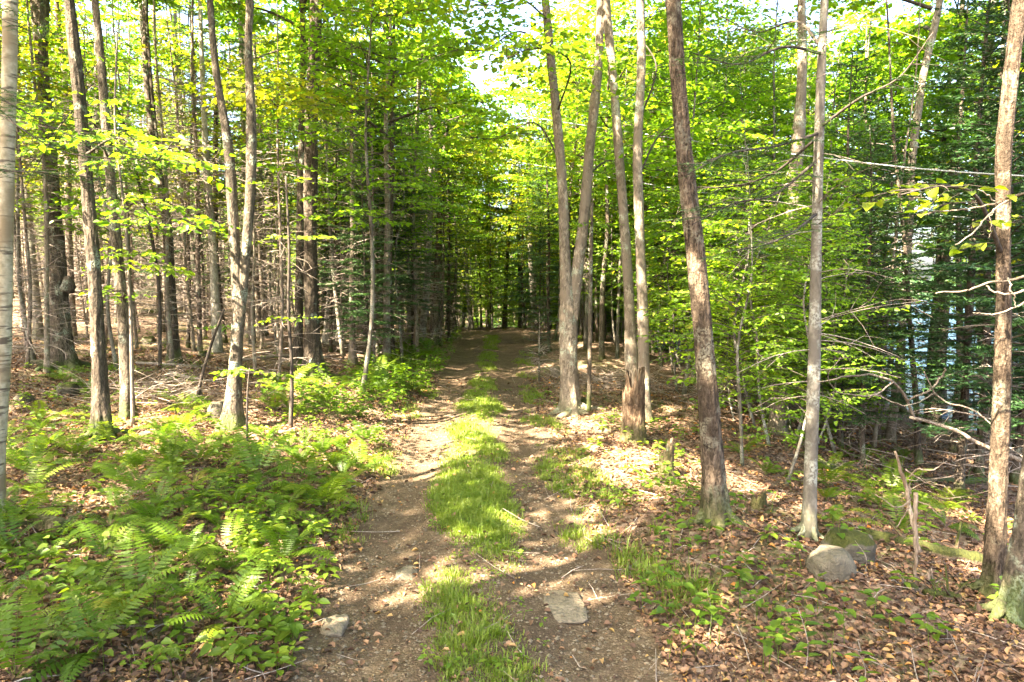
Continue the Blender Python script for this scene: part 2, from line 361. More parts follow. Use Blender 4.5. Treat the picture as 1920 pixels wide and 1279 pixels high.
# ------------------------------------------------------------------ ground, lake, far shore
def axis(parts):
    out = []
    for a, b, s in parts: out.append(np.arange(a, b - 1e-6, s))
    return np.concatenate(out)
gx = axis([(-700, -120, 60), (-120, -40, 4), (-40, -12, .7), (-12, -4, .16), (-4, 4, .07), (4, 12, .16), (12, 30, .7), (30, 46, 3), (46, 107, 20)])
gy = axis([(-400, -40, 60), (-40, -6, 2.5), (-6, 2.5, .5), (2.5, 12, .075), (12, 26, .15), (26, 60, .5), (60, 130, 4), (130, 800, 60)])
X, Y = np.meshgrid(gx, gy); rg = np.random.default_rng(3)
Z = ground_z(X, Y)
U = X - road_x(Y); HW = road_hw(Y)
onr = 1 - sm(.92, 1.18, np.abs(U) / HW)
Z = Z + (rg.random(Z.shape) - .5) * np.where(Y < 30, .022, .06) * (1 - .55 * onr)
mb = MB(); nx = len(gx); i = (np.arange(len(gy) - 1)[:, None] * nx + np.arange(nx - 1)[None, :]).ravel()
mb.add(np.stack([X, Y, Z], -1), np.stack([i, i + 1, i + nx + 1, i + nx], -1))
ground = mb.build('ground', M['ground']); tag(ground, kind='structure')
def add_attr(me, name, val):
    a = me.attributes.new(name, 'FLOAT', 'POINT'); a.data.foreach_set('value', np.asarray(val, np.float32).ravel())
gpatch = np.sin(X * 1.1 + 2) * np.sin(Y * .8) + .6 * np.sin(X * 2.7 + Y * 1.9)
add_attr(ground.data, 'road', onr); add_attr(ground.data, 'moss', np.clip(gpatch * .5 + .1, 0, .8))
tag(ground, 'forest floor of brown leaf litter with a two-rut dirt track', 'ground')

WZ = -3.3
mb = MB(); mb.add([[14, -300, WZ], [900, -300, WZ], [900, 900, WZ], [14, 900, WZ]], [[0, 1, 2, 3]])
tag(mb.build('lake', M['water']), 'blue rippled lake glimpsed between the trunks', 'lake', kind='structure')
# far shore
mb = MB(); hx = np.linspace(-200, 900, 90); hy = np.linspace(330, 620, 14); HX, HY = np.meshgrid(hx, hy)
t = (HY - 330) / 290
HZ = WZ - .5 + (np.sin(np.clip(t, 0, 1) * pi * .55) * (11 + 4 * np.sin(HX * .013) + 5 * np.sin(HX * .041 + 1))) * sm(60, 240, HX)
HZ += rg.random(HZ.shape) * 2.5 * t
i = (np.arange(13)[:, None] * 90 + np.arange(89)[None, :]).ravel()
mb.add(np.stack([HX, HY, HZ], -1), np.stack([i, i + 1, i + 91, i + 90], -1))
tag(mb.build('hills', M['hill']), 'wooded hills on the far shore of the lake', 'hills', kind='structure')

# ------------------------------------------------------------------ foliage building blocks
def leafy_branch(wood, L, p0, az, length, elev, rng, leaf, r0=.012, droop=.5, dens=1.0, sides=3, twig_step=.17):
    """A flat, layered broadleaf branch: an axis, alternate side twigs, alternate leaves. L collects (pos, dir, normal, size)."""
    n = 7; s = np.linspace(0, 1, n)
    e = elev - droop * s; h = np.stack([np.cos(e) * np.cos(az + .25 * s * rng.normal()), np.cos(e) * np.sin(az + .25 * s * rng.normal()), np.sin(e)], -1)
    ax = p0 + np.concatenate([[np.zeros(3)], np.cumsum(h[:-1] * length / (n - 1), 0)])
    if wood is not None: tube(wood, ax, np.linspace(r0, r0 * .25, n), sides, m=0, caps=False)
    k = max(3, int(length * .85 / twig_step)); side = 1
    for j in range(k):
        tt = .18 + .82 * (j + rng.random() * .6) / k
        f = tt * (n - 1); i0 = min(int(f), n - 2); b = ax[i0] + (ax[i0 + 1] - ax[i0]) * (f - i0)
        d0 = norm(ax[i0 + 1] - ax[i0]); hz = norm(np.cross([0, 0, 1.0], d0)); side = -side
        an = radians(rng.uniform(35, 65)) if tt < .95 else 0.0
        d = d0 * cos(an) + hz * sin(an) * side + np.array([0, 0, rng.normal() * .12])
        tl = (.25 + .55 * (1 - tt) * min(1.2, length)) * rng.uniform(.7, 1.2)
        m = max(2, int(tl / (leaf * .62) * dens)); q = np.linspace(.2, 1, m)[:, None]
        pts = b + d * tl * q - np.array([0, 0, 1]) * (q ** 2) * tl * .12
        if wood is not None and sides >= 3: tube(wood, np.array([b, b + d * tl * .5, pts[-1]]), [r0 * .3, r0 * .22, r0 * .12], 3, caps=False)
        sg = np.where(np.arange(m) % 2 == 0, 1, -1)[:, None]; hz2 = norm(np.cross([0, 0, 1.0], d))
        ld = d * .55 + hz2 * sg * .9 + rng.normal(0, .28, (m, 3)) + np.array([0, 0, -.18])
        ld[-1] = d[None] + rng.normal(0, .2, 3)
        L[0].append(pts); L[1].append(ld); L[2].append(np.array([0, 0, 1.0]) + rng.normal(0, .42, (m, 3))); L[3].append(leaf * rng.uniform(.5, 1.3, m))

def flush(mb, L, rng, wr=.68, m=0):
    add_leaves(mb, np.concatenate(L[0]), np.concatenate(L[1]), np.concatenate(L[2]), np.concatenate(L[3]), wr, rng, m)

def needle_twig_strip(mb, a, b, w, rng, step=.045, nl=.05):
    """Flat two-ranked needle clusters along a twig from a to b."""
    d = b - a; ln = np.linalg.norm(d); n = max(2, int(ln / step)); dn = d / ln; sd = norm(np.cross(dn, [0, 0, 1.0]) + rng.normal(0, .12, 3))
    q = (np.arange(n) + rng.random(n)) / n; q = np.repeat(q, 2); sg = np.tile([1, -1], n)[:, None]
    p = a + d * q[:, None]; dr = dn * .6 + sd * sg * .9 + rng.normal(0, .25, (2 * n, 3)); dr = norm(dr)
    l = nl * rng.uniform(.7, 1.3, 2 * n)[:, None] * (1.05 - .35 * q[:, None]); pw = norm(np.cross(dr, rng.normal(0, .5, (2 * n, 3)) + np.array([0, 0, 1]))) * (w * .5)
    V = np.stack([p - pw, p + pw, p + dr * l], 1).reshape(-1, 3)
    mb.add(V, None, np.arange(6 * n).reshape(-1, 3), np.repeat(rng.random(2 * n), 3), 0)

def needle_branch(nb, wood, p0, az, length, elev, rng, step=.09, droop=.5, w=.014, nl=.05, nstep=.045, r0=.014):
    n = 6; s = np.linspace(0, 1, n); e = elev - droop * s * (1 - .6 * s)
    a_ = az + np.cumsum(rng.normal(0, .06, n))
    h = np.stack([np.cos(e) * np.cos(a_), np.cos(e) * np.sin(a_), np.sin(e)], -1)
    ax = p0 + np.concatenate([[np.zeros(3)], np.cumsum(h[:-1] * length / (n - 1), 0)])
    tube(wood, ax, np.linspace(r0, r0 * .25, n), 3, caps=False)
    k = max(3, int(length / step)); side = 1
    for j in range(k):
        tt = .15 + .85 * (j + .5 * rng.random()) / k; f = tt * (n - 1); i0 = min(int(f), n - 2); b = ax[i0] + (ax[i0 + 1] - ax[i0]) * (f - i0)
        d0 = norm(ax[i0 + 1] - ax[i0]); hz = norm(np.cross([0, 0, 1.0], d0)); side = -side
        an = radians(rng.uniform(40, 62)); tl = (.12 + .5 * (1 - tt) * min(length, 1.4)) * rng.uniform(.6, 1.15)
        d = d0 * cos(an) + hz * sin(an) * side + np.array([0, 0, rng.uniform(-.25, .08)])
        needle_twig_strip(nb, b, b + d * tl, w, rng, nstep, nl)
    needle_twig_strip(nb, ax[n // 3], ax[-1], w, rng, nstep, nl)

def dead_branches(wood, heights, rng, len_f, trunk_r=.06, droop=.35, r0=.015, path=None):
    for h in heights:
        az = rng.uniform(0, 2 * pi); L = len_f(h) * rng.uniform(.45, 1.2); n = 5; s = np.linspace(0, 1, n)
        e = rng.uniform(-.25, .35) - droop * s * rng.uniform(.3, 1.5); aa = az + np.cumsum(rng.normal(0, .16, n))
        d = np.stack([np.cos(e) * np.cos(aa), np.cos(e) * np.sin(aa), np.sin(e)], -1)
        c = np.array([0, 0, h]) if path is None else np.array([np.interp(h, path[:, 2], path[:, 0]), np.interp(h, path[:, 2], path[:, 1]), h])
        ax = c + np.concatenate([[np.zeros(3)], np.cumsum(d[:-1] * L / (n - 1), 0)])
        tube(wood, ax, np.linspace(r0, r0 * .35, n) * rng.uniform(.7, 1.2), 3, r=rng.random(), caps=False)
        for _ in range(rng.integers(1, 5)):
            f = rng.uniform(.25, .95) * (n - 1); i0 = int(f); b = ax[i0] + (ax[min(i0 + 1, n - 1)] - ax[i0]) * (f - i0)
            dd = norm(d[i0] + rng.normal(0, .55, 3)); l2 = L * rng.uniform(.15, .5)
            tube(wood, np.array([b, b + dd * l2 * .5 + rng.normal(0, .02, 3), b + dd * l2 + np.array([0, 0, -.08 * l2])]), np.array([.5, .35, .2]) * r0, 3, r=rng.random(), caps=False)

def trunk_mesh(name, path, rad, mat, rng, sides=14, rough=.06, flare=.6, lobes=5, ring=.1):
    """A trunk along a smooth path (local coordinates) with root flare and lumpy bark."""
    pr = np.concatenate([np.asarray(path), np.asarray(rad)[:, None]], 1)
    ln = np.linalg.norm(np.diff(pr[:, :3], axis=0), axis=1).sum(); n = int(np.clip(ln / (ring if sides < 30 else .055), 8, 280))
    c = spline(pr, n); p, r = c[:, :3], np.maximum(.008, c[:, 3])
    ph = rng.random() * 6; a = np.linspace(0, 2 * pi, sides, endpoint=False)
    h = (p[:, 2] - p[0, 2])[:, None]
    j = 1 + rough * (np.sin(3 * a[None] + h * 2.1 + ph) * .5 + np.sin(2 * a[None] - h * 1.3 + 2 * ph) * .6) + rng.normal(0, rough * .45, (n, sides)) + rough * .7 * np.sin(h * 3 + ph)
    if sides >= 20:
        j = j + rng.normal(0, .022, (n, sides)) - .085 * np.abs(np.sin(4.5 * a[None] + 1.1 * np.sin(2.3 * h + ph) + .8 * np.sin(5.1 * h))) - .06 * np.abs(np.sin(8 * a[None] + 1.6 * np.sin(3.7 * h + 2 * ph)))
    fl = np.exp(-np.maximum(0, h - .05) / .26); j = j * (1 + flare * fl * (.75 + .45 * np.sin(lobes * a[None] + ph) + .3 * np.sin(3 * a[None] + 2 * ph)))
    mb = MB(); tube(mb, p, r, sides, jit=j); return mb.mesh(name, mat), c

# shared foliage meshes
def maple_crown(name, seed, H, W, nb, leaf, mat, dens=1.0, bl=(1.6, 2.8), base_r=.05):
    """A canopy crown (limbs and leaves) around its own origin; H tall, W wide."""
    rng = np.random.default_rng(seed); wood = MB(); L = [[], [], [], []]
    for j in range(nb):
        f = (j + .5) / nb; z = H * (f ** .9) * .92; prof = (sin(pi * (.16 + .78 * f)) ** .8); length = W * .5 * prof * rng.uniform(.65, 1.1)
        az = j * 2.4 + rng.normal() * .3; el = radians(25 + 40 * f) + rng.normal() * .12
        limb = np.array([np.array([0, 0, z * .75]), np.array([cos(az) * length * .45, sin(az) * length * .45, z * .75 + length * .45 * math.tan(el) * .6]),
                         np.array([cos(az) * length, sin(az) * length, z * .75 + length * .62 * math.tan(el) * .75])])
        ls = spline(limb, 8); tube(wood, ls, np.linspace(base_r * (1.1 - .7 * f), .008, 8), 4, caps=False)
        for q in range(8):
            t_ = .3 + .7 * (q + rng.random() * .5) / 8; i0 = min(int(t_ * 7), 6)
            leafy_branch(wood, L, ls[i0] + (ls[i0 + 1] - ls[i0]) * (t_ * 7 - i0), az + rng.choice([-1, 1]) * rng.uniform(.15, .9), rng.uniform(*bl) * (.7 + .3 * prof) * .6, rng.uniform(-.1, .45), rng, leaf, .01, .5, dens, 3, .2)
    mb = MB(); flush(mb, L, rng); return wood.mesh(name + '_limbs', M['dark_twig']), mb.mesh(name, mat)

def sapling_crown(name, seed, h0, h1, nb, reach, leaf, mat, dens=1.0, path=None, elev=.35):
    rng = np.random.default_rng(seed); wood = MB(); L = [[], [], [], []]
    for j in range(nb):
        f = (j + rng.random() * .7) / nb; z = h0 + (h1 - h0) * f; R = reach * (1 - .62 * f) * rng.uniform(.55, 1.15) * (.75 + .5 * min(1, f * 4))
        c = np.array([0, 0, z]) if path is None else np.array([np.interp(z, path[:, 2], path[:, 0]), np.interp(z, path[:, 2], path[:, 1]), z])
        leafy_branch(wood, L, c, j * 2.4 + rng.normal() * .4, R, elev + rng.normal() * .15, rng, leaf, .012, .55, dens, 3, .17)
    mb = MB(); flush(mb, L, rng); return wood.mesh(name + '_limbs', M['dark_twig']), mb.mesh(name, mat)

def conifer_crown(name, seed, h0, h1, nb, reach, mat, w=.016, nl=.055, nstep=.05, elev=.15, droop=.55, step=.1, top=.12):
    rng = np.random.default_rng(seed); wood = MB(); nbm = MB()
    for j in range(nb):
        f = (j + rng.random() * .5) / nb; z = h0 + (h1 - h0) * f
        R = reach * ((1 - f) ** .75 + top) * rng.uniform(.55, 1.1) * min(1, .55 + f * 3)
        needle_branch(nbm, wood, np.array([0, 0, z]), j * 2.4 + rng.normal() * .35, R, elev + .5 * f + rng.normal() * .1, rng, step, droop, w, nl, nstep)
    needle_twig_strip(nbm, np.array([0, 0, h1 - .6]), np.array([0, 0, h1 + .4]), w, rng, nstep, nl)
    return wood.mesh(name + '_limbs', M['dark_twig']), nbm.mesh(name, mat)

CROWN = {}
for k in range(4): CROWN['maple', k] = maple_crown('maple_crown', 20 + k, 7.0, 6.2, 12, .17, M['maple_leaf'], 2.2)
for k in range(2): CROWN['yellow', k] = maple_crown('yellow_crown', 30 + k, 6.5, 6.0, 12, .17, M['yellow_leaf'], 2.2)

def part_limbs(key, parent, loc, rz, sc):
    lm, cm = CROWN[key]
    for nm, me in (('limbs', lm), ('crown', cm)):
        o = link(nm, me, parent, loc); o.rotation_euler = (0, 0, rz); o.scale = (sc, sc, sc)

# ------------------------------------------------------------------ traced trees (pixel traces of the photograph set out in depth)
def traced_tree(name, label, cat, trace, mat, H=14, crown=None, crown_at=.62, cs=1.0, sides=16, flare=.75, rough=.06, extra=(), dead=None, d=None, group=None, lean_y=0.0, seed=0, twigs=None):
    rng = np.random.default_rng(seed + 500)
    b = G(trace[0][0], trace[0][1]) if d is None else P(trace[0][0], trace[0][1], d)
    d = b[1]
    if True: b[2] = float(ground_z(b[0], b[1])) - .06
    root = thing(name, label, cat, b, group)
    def tr(tc, base=None):
        pts, rad = [], []
        for (px, py, w) in tc:
            q = P(px, py, d); q[1] += lean_y * max(0, q[2] - b[2]); pts.append(q - b); rad.append(w / 2 / F * d * .93 / math.hypot(1, q[0] / d))
        return pts, rad
    pts, rad = tr(trace); pts[0] = np.zeros(3)
    top = pts[-1]; dirv = norm(pts[-1] - pts[-2]); dirv = norm(dirv * .6 + np.array([0, 0, .6]))
    r_top = rad[-1]
    while pts[-1][2] < H - 1.0:
        step = 2.2; nd = norm(dirv + np.array([rng.normal() * .06, rng.normal() * .06, .05])); pts.append(pts[-1] + nd * step); f = min(1, (pts[-1][2] - top[2]) / max(1, H - top[2])); rad.append(r_top * (1 - .8 * f)); dirv = nd
    me, c = trunk_mesh('trunk', pts, rad, mat, rng, sides, rough, flare)
    link('trunk', me, root)
    if sides >= 18 and d < 16:
        r0_ = rad[0]; nr = rng.integers(4, 7)
        for k in range(nr):
            a_ = k * 2 * pi / nr + rng.normal() * .3; ln = r0_ * rng.uniform(2.0, 3.6); q = np.array([0, .35, .7, 1.0]); az_ = a_ + rng.normal() * .35 * q
            rx, ry = np.cos(az_) * (r0_ * .55 + ln * q), np.sin(az_) * (r0_ * .55 + ln * q); gz = ground_z(b[0] + rx, b[1] + ry) - b[2]
            rp = np.stack([rx, ry, gz + np.array([.13, .05, .015, -.05])], -1); mb = MB(); c_ = spline(np.concatenate([rp, (np.array([.55, .38, .24, .1]) * r0_)[:, None]], 1), 10)
            tube(mb, c_[:, :3], c_[:, 3], 9, jit=1 + rng.normal(0, .08, (10, 9))); mb.build('root', mat, root)
    for ex in extra:
        ep, er = tr(ex); dv = norm(ep[-1] - ep[-2]); rt = er[-1]; z0 = ep[-1][2]
        while ep[-1][2] < H - 2: dv = norm(dv + np.array([rng.normal() * .06, rng.normal() * .06, .08])); ep.append(ep[-1] + dv * 2.2); er.append(rt * max(.2, 1 - (ep[-1][2] - z0) / H))
        m2, c2 = trunk_mesh('stem', ep, er, mat, rng, sides, rough, 0.0); link('stem', m2, root)
        if crown:
            i = np.argmin(np.abs(c2[:, 2] - H * crown_at)); part_limbs((crown, rng.integers(4 if crown == 'maple' else 2)), root, c2[i, :3], rng.uniform(0, 6), cs * .8)
    if crown:
        i = np.argmin(np.abs(c[:, 2] - H * crown_at)); part_limbs((crown, rng.integers(4 if crown == 'maple' else 2)), root, c[i, :3], rng.uniform(0, 6), cs)
    if dead:
        w = MB(); n_, lo, hi, ln = dead; dead_branches(w, np.sort(rng.uniform(lo, hi, n_)), rng, lambda h: ln, path=c); w.build('dead_branches', M[twigs or 'dead_twig'], root)
    return root, c, d

TT = {}
def tt(key, *a, **k): TT[key] = traced_tree(*a, **k)
tt('birch', 'birch_tree', 'white paper birch trunk with black lenticels at the extreme left edge', 'tree',
   [(-16, 985, 48), (-8, 850, 42), (3, 700, 38), (10, 430, 35), (16, 200, 33), (19, 0, 31)], M['bark_birch'], H=13, crown='maple', seed=1, flare=.3, rough=.04)
tt('burl', 'maple_tree', 'thick grey maple with a round burl low on its trunk, beside the birch', 'tree',
   [(119, 690, 60), (114, 620, 50), (107, 500, 42), (98, 380, 37), (88, 230, 31), (77, 90, 30), (74, 0, 42)], M['bark_maple'], H=15, crown='maple', seed=2, flare=.6, rough=.05, sides=36)
tt('l3', 'maple_tree', 'dark straight maple standing in front of the burled tree, feet in ferns', 'tree',
   [(193, 822, 40), (185, 660, 34), (172, 450, 30), (155, 250, 28), (136, 60, 26), (130, 0, 24)], M['bark_dark'], H=14, crown='maple', seed=3, sides=36, rough=.045)
tt('l4', 'maple_tree', 'brown maple with a thin pale sapling at its foot and a leafy tuft halfway', 'tree',
   [(240, 785, 29), (233, 620, 25), (215, 420, 22), (200, 250, 20), (184, 60, 16), (178, 0, 15)], M['bark_maple'], H=14, crown='maple', seed=4)
tt('l5', 'maple_tree', 'slim pale trunk glimpsed between the birch and the burled maple', 'tree',
   [(74, 635, 22), (62, 500, 17), (48, 340, 15), (36, 200, 13)], M['bark_grey'], H=14, crown='maple', seed=5, sides=10)
tt('l6', 'maple_tree', 'wavy double-stemmed maple in the middle of the left slope', 'tree',
   [(327, 680, 26), (322, 560, 19), (314, 420, 17), (296, 310, 15), (276, 160, 13), (272, 0, 12)], M['bark_dark'], H=14, crown='maple', seed=6, sides=12,
   extra=[[(318, 672, 12), (314, 560, 11), (308, 420, 9), (300, 330, 8)]])
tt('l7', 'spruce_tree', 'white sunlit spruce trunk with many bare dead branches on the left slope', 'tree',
   [(408, 660, 21), (399, 470, 18), (388, 320, 14), (380, 150, 11), (376, 40, 9)], M['bark_sunlit'], H=11, dead=(170, 1.0, 8.0, 1.8), seed=7, sides=12, flare=.3)
tt('l8', 'maple_tree', 'forked maple whose two stems part just above the ground left of the track', 'tree',
   [(432, 805, 42), (441, 690, 30), (446, 600, 24), (438, 430, 22), (426, 260, 19), (405, 130, 15), (394, 10, 13)], M['bark_maple'], H=14, crown='yellow', seed=8,
   extra=[[(447, 640, 20), (459, 500, 20), (470, 340, 21), (471, 220, 19), (466, 90, 16), (468, 0, 15)]])
tt('l10', 'maple_tree', 'stout dark maple with wide roots, yellow-green bough reaching across it', 'tree',
   [(590, 712, 44), (585, 620, 33), (582, 450, 29), (583, 280, 28), (588, 120, 27), (594, 0, 26)], M['bark_dark'], H=16, crown='yellow', seed=9, rough=.06, sides=32)
tt('l10b', 'maple_tree', 'slender dark trunk close behind the stout maple', 'tree',
   [(557, 690, 20), (561, 560, 18), (563, 400, 16), (566, 240, 14)], M['bark_dark'], H=13, crown='maple', seed=10, sides=10)
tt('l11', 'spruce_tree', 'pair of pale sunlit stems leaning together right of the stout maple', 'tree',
   [(616, 645, 26), (622, 560, 22), (630, 470, 17), (640, 360, 12)], M['bark_sunlit'], H=11, seed=11, sides=10, dead=(40, 2, 7, .8),
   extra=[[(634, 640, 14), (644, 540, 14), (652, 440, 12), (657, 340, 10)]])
tt('l12', 'spruce_tree', 'thin pale spruce pole just left of the roadside ferns', 'tree',
   [(662, 685, 14), (660, 560, 12), (661, 420, 10), (660, 320, 8)], M['bark_pale'], H=9, seed=12, sides=8, dead=(60, .6, 7, .9))
tt('c1', 'hemlock_tree', 'dark hemlock trunk at the left verge above roadside ferns', 'tree',
   [(725, 680, 17), (728, 560, 14), (731, 420, 12), (735, 280, 10)], M['bark_dark'], H=12, seed=13, sides=10)
tt('c2', 'hemlock_tree', 'cluster trunk nearest the bend on the left verge', 'tree',
   [(812, 645, 17), (818, 540, 14), (823, 430, 12), (826, 330, 10)], M['bark_maple'], H=12, seed=14, sides=10, crown='maple', cs=.8)
tt('r1', 'maple_tree', 'twin-stemmed grey maple forking above its base on the right verge', 'tree',
   [(1070, 775, 40), (1066, 680, 36), (1066, 600, 40), (1060, 500, 25), (1054, 340, 21), (1041, 190, 18), (1031, 95, 19), (1023, 0, 16)], M['bark_pale'], H=16, crown='maple', seed=15, rough=.05, sides=30,
   extra=[[(1072, 600, 28), (1082, 510, 26), (1095, 410, 23), (1103, 310, 22), (1113, 210, 21), (1122, 110, 18), (1126, 0, 15)]])
tt('r3', 'maple_tree', 'sinuous pale maple rising behind the hollow broken stump', 'tree',
   [(1190, 770, 28), (1185, 690, 27), (1179, 560, 20), (1169, 400, 20), (1158, 250, 18), (1148, 130, 16), (1136, 0, 17)], M['bark_pale'], H=16, crown='maple', seed=16, rough=.07)
tt('r4', 'maple_tree', 'straight grey maple just right of the sinuous one and the stump', 'tree',
   [(1208, 790, 27), (1206, 620, 22), (1199, 420, 20), (1195, 290, 19), (1203, 110, 16), (1200, 0, 16)], M['bark_pale'], H=16, crown='maple', seed=17)
tt('r5', 'maple_tree', 'big near maple with dark furrowed foot leaning left on the right verge', 'tree',
   [(1343, 985, 58), (1333, 820, 46), (1318, 620, 43), (1302, 460, 40), (1287, 330, 36), (1272, 150, 34), (1262, 0, 32)], M['bark_brown'], H=15, crown='maple', seed=18, sides=40, flare=.5, rough=.035, )
tt('r6', 'fir_tree', 'smooth grey blotched fir trunk standing behind the mossy boulder', 'tree',
   [(1516, 1010, 31), (1521, 850, 28), (1526, 690, 26), (1531, 450, 22), (1536, 250, 20), (1541, 100, 18), (1546, 0, 17)], M['bark_grey'], H=12, seed=19, sides=18, flare=.35, rough=.035)
tt('r7', 'maple_tree', 'pale crooked trunk half hidden in leaves left of the grey fir', 'tree',
   [(1458, 815, 32), (1464, 650, 28), (1476, 500, 27), (1485, 400, 24), (1499, 230, 25), (1504, 110, 20), (1503, 0, 16)], M['bark_pale'], H=15, crown='maple', seed=20, rough=.09)
tt('r8', 'maple_tree', 'tall maple with a bend in its trunk near the right edge', 'tree',
   [(1864, 1120, 54), (1869, 960, 46), (1877, 780, 41), (1881, 560, 36), (1881, 400, 35), (1882, 290, 38), (1893, 170, 34), (1908, 40, 36), (1914, 0, 38)], M['bark_brown'], H=14, crown='maple', seed=21, sides=36, flare=.5, rough=.045)
tt('r9', 'maple_tree', 'leaning pale trunk cut off by the right edge, nearest of all', 'tree',
   [(1893, 1165, 64), (1920, 1010, 60), (1950, 800, 56), (1990, 500, 50)], M['bark_maple'], H=12, crown='maple', seed=22, sides=36, flare=.5)
tt('r10', 'maple_tree', 'slim dark trunk standing against the bright lake', 'tree',
   [(1742, 800, 22), (1746, 690, 22), (1756, 560, 17), (1765, 420, 14), (1770, 250, 11)], M['bark_dark'], H=13, crown='maple', seed=23, sides=10)
tt('r11', 'maple_tree', 'curved pale trunk arching up to the right in the sunlit leaves', 'tree',
   [(1668, 830, 20), (1690, 640, 18), (1703, 450, 17), (1712, 280, 18), (1730, 150, 16), (1762, 0, 14)], M['bark_pale'], H=15, crown='maple', seed=24, sides=10)
tt('r12', 'spruce_tree', 'thin dark pole on the slope below the pale arching deadfall', 'tree',
   [(1722, 870, 15), (1718, 760, 13), (1708, 640, 11), (1700, 500, 9)], M['bark_dark'], H=10, seed=25, sides=8, dead=(30, 1, 6, .7))

# details on traced trees
def on(key): return TT[key][0]
def lump(r, rng, sq=(1, 1, 1), n=12, m=8, rough=.18):
    a, b = np.meshgrid(np.linspace(0, 2 * pi, n, endpoint=False), np.linspace(.02, pi - .02, m))
    R = r * (1 + rough * np.sin(2 * a + 3 * b + rng.random() * 6) + rough * .6 * np.sin(5 * a - 2 * b) + rng.normal(0, rough * .25, a.shape))
    V = np.stack([R * np.sin(b) * np.cos(a) * sq[0], R * np.sin(b) * np.sin(a) * sq[1], R * np.cos(b) * sq[2]], -1).reshape(-1, 3)
    i = np.arange(m - 1)[:, None] * n; j = np.arange(n)[None]; j2 = (j + 1) % n
    return V, np.stack([i + j, i + n + j, i + n + j2, i + j2], -1).reshape(-1, 4)
def rel(key, px, py, dd=0.0): return P(px, py, TT[key][2] + dd) - np.array(on(key).location)
rr = np.random.default_rng(11)
mb = MB(); V, Q = lump(.14, rr, (1.0, .8, 1.2)); mb.add(V + rel('burl', 128, 535, -.12), Q); mb.build('burl', M['bark_maple'], on('burl'))

# boughs traced in the photograph: broad leaves
def leafy_bough(parent, base, pts, leaf, mat, seed, r0=.02, dens=1.0, length=.9, every=.18, wood_m='dark_twig'):
    rng = np.random.default_rng(seed); wood = MB(); L = [[], [], [], []]; ax = spline(np.array(pts) - base, 24)
    tube(wood, ax, np.linspace(r0, r0 * .25, 24), 5)
    tot = np.linalg.norm(np.diff(ax, axis=0), axis=1).sum(); k = int(tot / every)
    for j in range(k):
        t_ = (.12 + .88 * j / k) * 23; i0 = min(int(t_), 22); p = ax[i0]; d = norm(ax[i0 + 1] - ax[i0]); az = math.atan2(d[1], d[0])
        leafy_branch(wood, L, p, az + (1 if j % 2 else -1) * rng.uniform(.4, 1.2), length * rng.uniform(.5, 1.1), rng.uniform(-.1, .35), rng, leaf, r0 * .4, .5, dens, 3, .15)
    o = wood.build('bough', M[wood_m], parent); mb = MB(); flush(mb, L, rng, .72); mb.build('leaves', mat, o); return o
def bb(key, px, ds, leaf, mat, seed, **kw):
    dd = TT[key][2]; b = np.array(on(key).location)
    leafy_bough(on(key), b, [P(x, y, dd + q) for (x, y), q in zip(px, ds)], leaf, M[mat], seed, **kw)
bb('l10', [(590, 200), (520, 150), (450, 165), (390, 140)], [0, -1.2, -2.2, -3.0], .12, 'yellow_leaf', 1)
bb('l10', [(585, 240), (560, 180), (520, 200), (470, 130)], [0, -2.5, -4.0, -5.2], .12, 'yellow_leaf', 2)
bb('l10', [(585, 260), (640, 160), (720, 190), (800, 150)], [0, -1.0, -2.0, -3.0], .12, 'yellow_leaf', 3)
bb('l10', [(588, 120), (660, 90), (740, 110), (840, 100)], [0, -1.5, -2.5, -3.5], .12, 'maple_leaf', 4)
bb('l10', [(590, 60), (640, 20), (730, 30), (830, 10)], [0, -1.5, -2.5, -3.5], .12, 'maple_leaf', 5)
bb('l4', [(205, 300), (150, 200), (110, 240), (60, 330)], [0, -.8, -1.2, -1.4], .10, 'maple_leaf', 6)
bb('l4', [(215, 420), (262, 380), (300, 430), (330, 395)], [0, -.6, -.9, -1.2], .10, 'maple_leaf', 7)
bb('l4', [(232, 560), (222, 545), (200, 548), (190, 553)], [0, -.5, -.6, -.7], .09, 'maple_leaf', 8, length=.35)
bb('l4', [(228, 480), (250, 470), (290, 495), (320, 500)], [0, -.4, -.6, -.7], .09, 'maple_leaf', 9, length=.4)
bb('l3', [(160, 290), (230, 260), (290, 300), (330, 260)], [0, -.8, -1.2, -1.6], .10, 'maple_leaf', 10)
bb('r1', [(1045, 210), (1070, 120), (1010, 90), (930, 120)], [0, -1, -2, -3], .12, 'maple_leaf', 11)
bb('r1', [(1035, 110), (980, 60), (900, 95), (800, 80)], [0, -.5, -1, -1.5], .13, 'maple_leaf', 31, length=1.2)
bb('r1', [(1050, 300), (1000, 230), (930, 260), (850, 250)], [0, .5, 1, 1.5], .13, 'maple_leaf', 32, length=1.2)
bb('r1', [(1030, 40), (980, 0), (920, 10), (860, -10)], [0, -.5, -1, -1.5], .13, 'maple_leaf', 33, length=1.2)
bb('c2', [(824, 380), (860, 300), (900, 290), (960, 270)], [0, -1, -2, -3], .13, 'yellow_leaf', 34, length=1.3)
bb('c2', [(826, 330), (870, 220), (930, 190), (1000, 180)], [0, -1, -2, -3], .13, 'maple_leaf', 35, length=1.3)
bb('r4', [(1198, 330), (1240, 250), (1290, 230), (1350, 240)], [0, .5, 1, 1.5], .13, 'maple_leaf', 36, length=1.2)
bb('r4', [(1198, 230), (1230, 120), (1200, 60), (1240, 10)], [0, .5, 1, 1.5], .13, 'maple_leaf', 37, length=1.2)
bb('r1', [(1100, 330), (1150, 300), (1230, 320), (1290, 300)], [0, 1, 1.5, 2], .12, 'maple_leaf', 12)
bb('r7', [(1480, 440), (1420, 410), (1370, 440), (1300, 420)], [0, -.8, -1.2, -1.6], .11, 'maple_leaf', 13)
